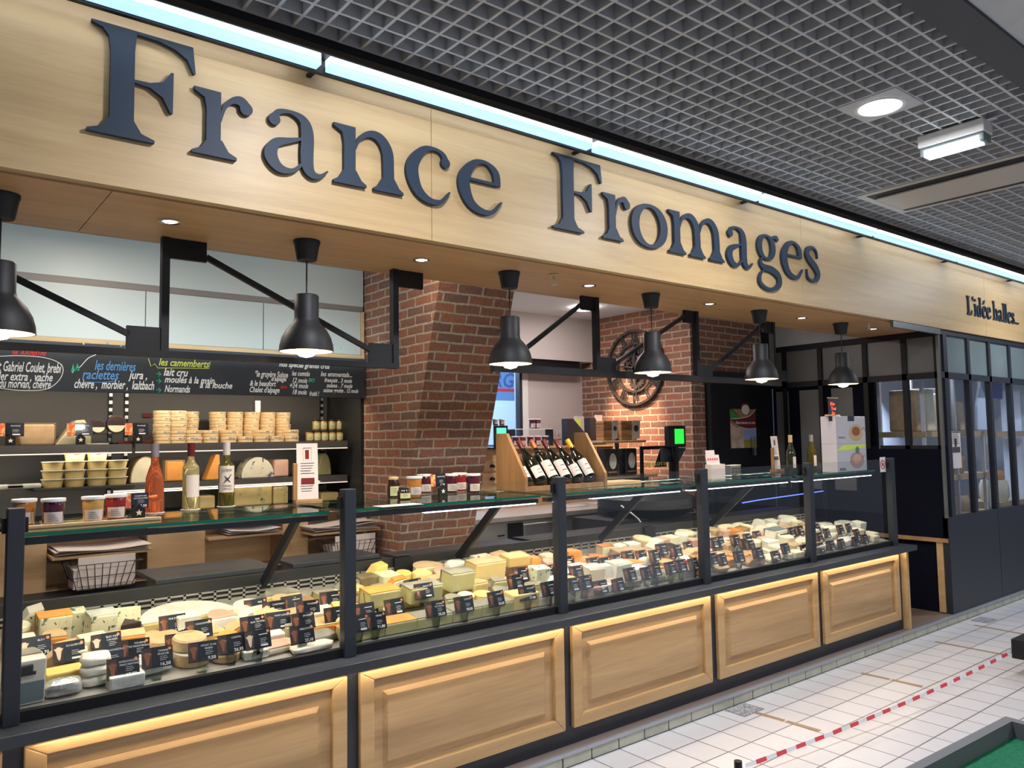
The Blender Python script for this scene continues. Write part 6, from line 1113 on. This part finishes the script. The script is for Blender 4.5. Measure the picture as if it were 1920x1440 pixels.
for row, yy in enumerate((3.15, 3.27, 3.39, 3.51, 3.62)):
    x = .40
    while x < 6.28:
        if x > 5.9 and row > 2: break
        W = random.uniform(.085, .13); D = random.uniform(.07, .095); yq = yy+random.uniform(-.015, .015)
        if not any(abs(x-B[4]) < (B[6]+W)/2-.02 and abs((yq+D/2)-(B[5]+B[7]/2)) < (B[7]+D)/2-.02 for B in ITEMS):
            pm, rm_ = random.choice(PAL[bay_of(x)]); k = random.choice(['block', 'block', 'half', 'wheel', 'lump', 'slope'])
            if k == 'wheel': W = min(W, .1)
            C(0, x*100, k, W, D, random.uniform(.04, .055)+.012*row, pm, rm_, random.uniform(-.15, .15), 'small '+DN[pm]+' '+{'block': 'block', 'half': 'half wheel', 'wheel': 'round', 'lump': 'rounded piece', 'slope': 'sloping piece'}[k], onto=Vector((x, yq, 0)))
            x += W+.006
        else: x += .02
# ---- settle the pieces so that neighbours touch instead of passing through each other
LOW = [i for i in ITEMS if i[8] == 0]; orig = {id(i): (i[4], i[5]) for i in LOW}
for it in range(60):
    for a in range(len(LOW)):
        A = LOW[a]
        for b in range(a+1, len(LOW)):
            B = LOW[b]; px = (A[6]+B[6])/2-abs(A[4]-B[4]); ca, cb_ = A[5]+A[7]/2, B[5]+B[7]/2; py = (A[7]+B[7])/2-abs(ca-cb_)
            if px > .002 and py > .002:
                if px < py: s_ = math.copysign(min(px, .02)/2, A[4]-B[4]); A[4] += s_; B[4] -= s_
                else: s_ = math.copysign(min(py, .02)/2, ca-cb_); A[5] += s_; B[5] -= s_
    for A in LOW:
        ox, oy = orig[id(A)]; A[4] = min(max(A[4], ox-.05), ox+.05); A[5] = min(max(A[5], oy-.05, 3.115), oy+.07, YG-A[7]-.012)
for A in ITEMS:
    if A[8] == 0: dx_, dy_ = A[4]-orig[id(A)][0], A[5]-orig[id(A)][1]
    else:
        n_ = min(LOW, key=lambda q: abs(orig[id(q)][0]-A[4])+abs(orig[id(q)][1]-A[5])*1.0); dx_, dy_ = n_[4]-orig[id(n_)][0], n_[5]-orig[id(n_)][1]; A[4] += dx_; A[5] += dy_
    o = A[0]; o.location.x = A[4]; o.location.y = A[5]; o.location.z = deck(A[5])+.002+A[8]
# ---- price cards: (u, v centre, name, price, goat)
def tagp(u, v, name='', price='', goat=0, h=.05, rz=None, w=.108):
    p = on_deck(u, v, h+.035); y = min(max(p.y, 3.125), 3.72); d = ray(u, v)
    y_in = y
    for k in range(8):
        q = Vector((0, 0, CAMZ))+d*(y/d.y)
        if y < 3.125 or not any(abs(q.x-B[4]) < B[6]/2+.02 and B[5]-.012 < q.y < B[5]+B[7] for B in ITEMS if B[1] == 'cheese'): break
        y -= .012
    else: y = y_in
    y = max(y, 3.12); q = Vector((0, 0, CAMZ))+d*(y/d.y); leg = max(min(q.z-.037-deck(y), .16), .006); p = q
    t = card('x', (p.x, p.y, deck(p.y)+.001), w, .074, name, price, .28, random.uniform(-.12, .12) if rz is None else rz, leg, goat, seal=random.random() < .6)
    reg(t, 'card', (('reading '+price.replace(',', ',')) if price else ('reading '+name.replace('|', ' ').lower()) if name else ''), 'price card', p.x, p.y)
for a in [(67, 1213, 'BLEU', '19,70', 1), (131, 1222, 'ROQUEFORT', '', 1, .03), (201, 1206, 'BLEU DES|CAUSSES', '', 1, .04), (204, 1232, 'GORGONZOLA', '', 0, .05), (252, 1218, 'FOURME|DE MONTBRISON', '', 0, .05), (232, 1253, 'GORGONZOLA|MASCARPONE', '17,70', 0, .05), (296, 1233, 'TOMME|FRAICHE', '16,50', 0, .05),
          (325, 1170, 'BRIE DE MEAUX', '17,50', 0, .03), (338, 1206, 'LANGRES', '', 0, .04), (375, 1180, 'COULOMMIERS', '', 0, .03), (382, 1222, "MONT D'OR|BREBIS", '9,50', 0, .06), (436, 1207, 'CANTAL', '26,95', 0, .05), (476, 1172, 'BRIE|AUX TRUFFES', '', 0, .05), (486, 1199, '', '', 1, .04), (482, 1139, 'BRIE', '', 0, .03), (523, 1164, 'PONT-LEVEQUE', '', 0, .05),
          (516, 1143, 'CAMEMBERT', '', 1, .03), (550, 1132, '', '', 0, .04), (579, 1142, 'MUNSTER', '', 0, .03), (571, 1165, 'EPOISSES', '', 0, .05), (569, 1190, 'REBLOCHON', '27,10', 0, .05), (622, 1124, '', '', 0, .04), (631, 1154, '', '', 0, .04),
          (674, 1170, '', '', 0, .05), (705, 1165, 'BREBIS', '31,80', 0, .06), (685, 1147, '', '', 0, .05), (704, 1124, 'TOMME', '', 0, .05), (742, 1138, '', '', 0, .05), (797, 1108, 'RACLETTE', '', 0, .06), (777, 1100, '', '', 0, .06), (819, 1142, 'TOMME|DE SAVOIE', '28,50', 0, .07), (872, 1133, 'COMTE', '28,05', 0, .08), (933, 1123, 'CANTAL', '20,50', 0, .07), (991, 1112, 'GRUYERE', '27,60', 0, .06), (886, 1081, '', '', 0, .05), (979, 1077, '', '', 0, .05), (969, 1091, '', '', 0, .05), (1029, 1073, '', '', 0, .05), (1031, 1104, '', '', 0, .06)]: tagp(*a)
for u, v in [(1066, 1055), (1083, 1073), (1075, 1097), (1098, 1092), (1129, 1101), (1162, 1097), (1184, 1077), (1216, 1075), (1231, 1069), (1260, 1065), (1278, 1061), (1303, 1058), (1115, 1057), (1135, 1057), (1158, 1051), (1180, 1044), (1205, 1043), (1230, 1042), (1243, 1030), (1270, 1033), (1293, 1026),
             (1340, 1018), (1352, 1016), (1381, 1013), (1404, 1010), (1397, 1020), (1409, 1023), (1422, 1005), (1444, 999), (1466, 999), (1486, 998), (1501, 995), (1476, 1010), (1357, 1049), (1338, 1048), (1388, 1044), (1423, 1037), (1475, 1029), (1457, 1043), (1511, 1031),
             (1541, 1028), (1560, 1023), (1580, 1020), (1607, 1015), (1623, 1011), (1553, 1000), (1578, 993), (1594, 990), (1538, 1008), (1609, 1001), (1534, 991)]: tagp(u, v, h=.045)
# ---- labels by kind, row and place in the row
grp = {}
for it in ITEMS:
    o, kind, desc, base, x, y = it[:6]; b = bay_of(x); r = 0 if y < 3.30 else 1 if y < 3.50 else 2; grp.setdefault((kind, b, r), []).append(it)
RN = ['front row', 'middle row', 'back row']
for (kind, b, r), L_ in grp.items():
    L_.sort(key=lambda i: i[4])
    for k, (o, _, desc, base, x, y) in enumerate([i[:6] for i in L_]):
        if kind == 'cheese': o['label'] = '%s, %s piece from left, %s, %s glass bay' % (desc, ORD[k], RN[r], BAY[b]); o['category'] = base; o['group'] = 'cheeses in the refrigerated display'
        else: o['label'] = 'black price card %s, %s card from left, %s, %s bay' % (desc or 'with cow picture', ORD[k], RN[r], BAY[b]); o['group'] = 'black price cards among the cheeses'
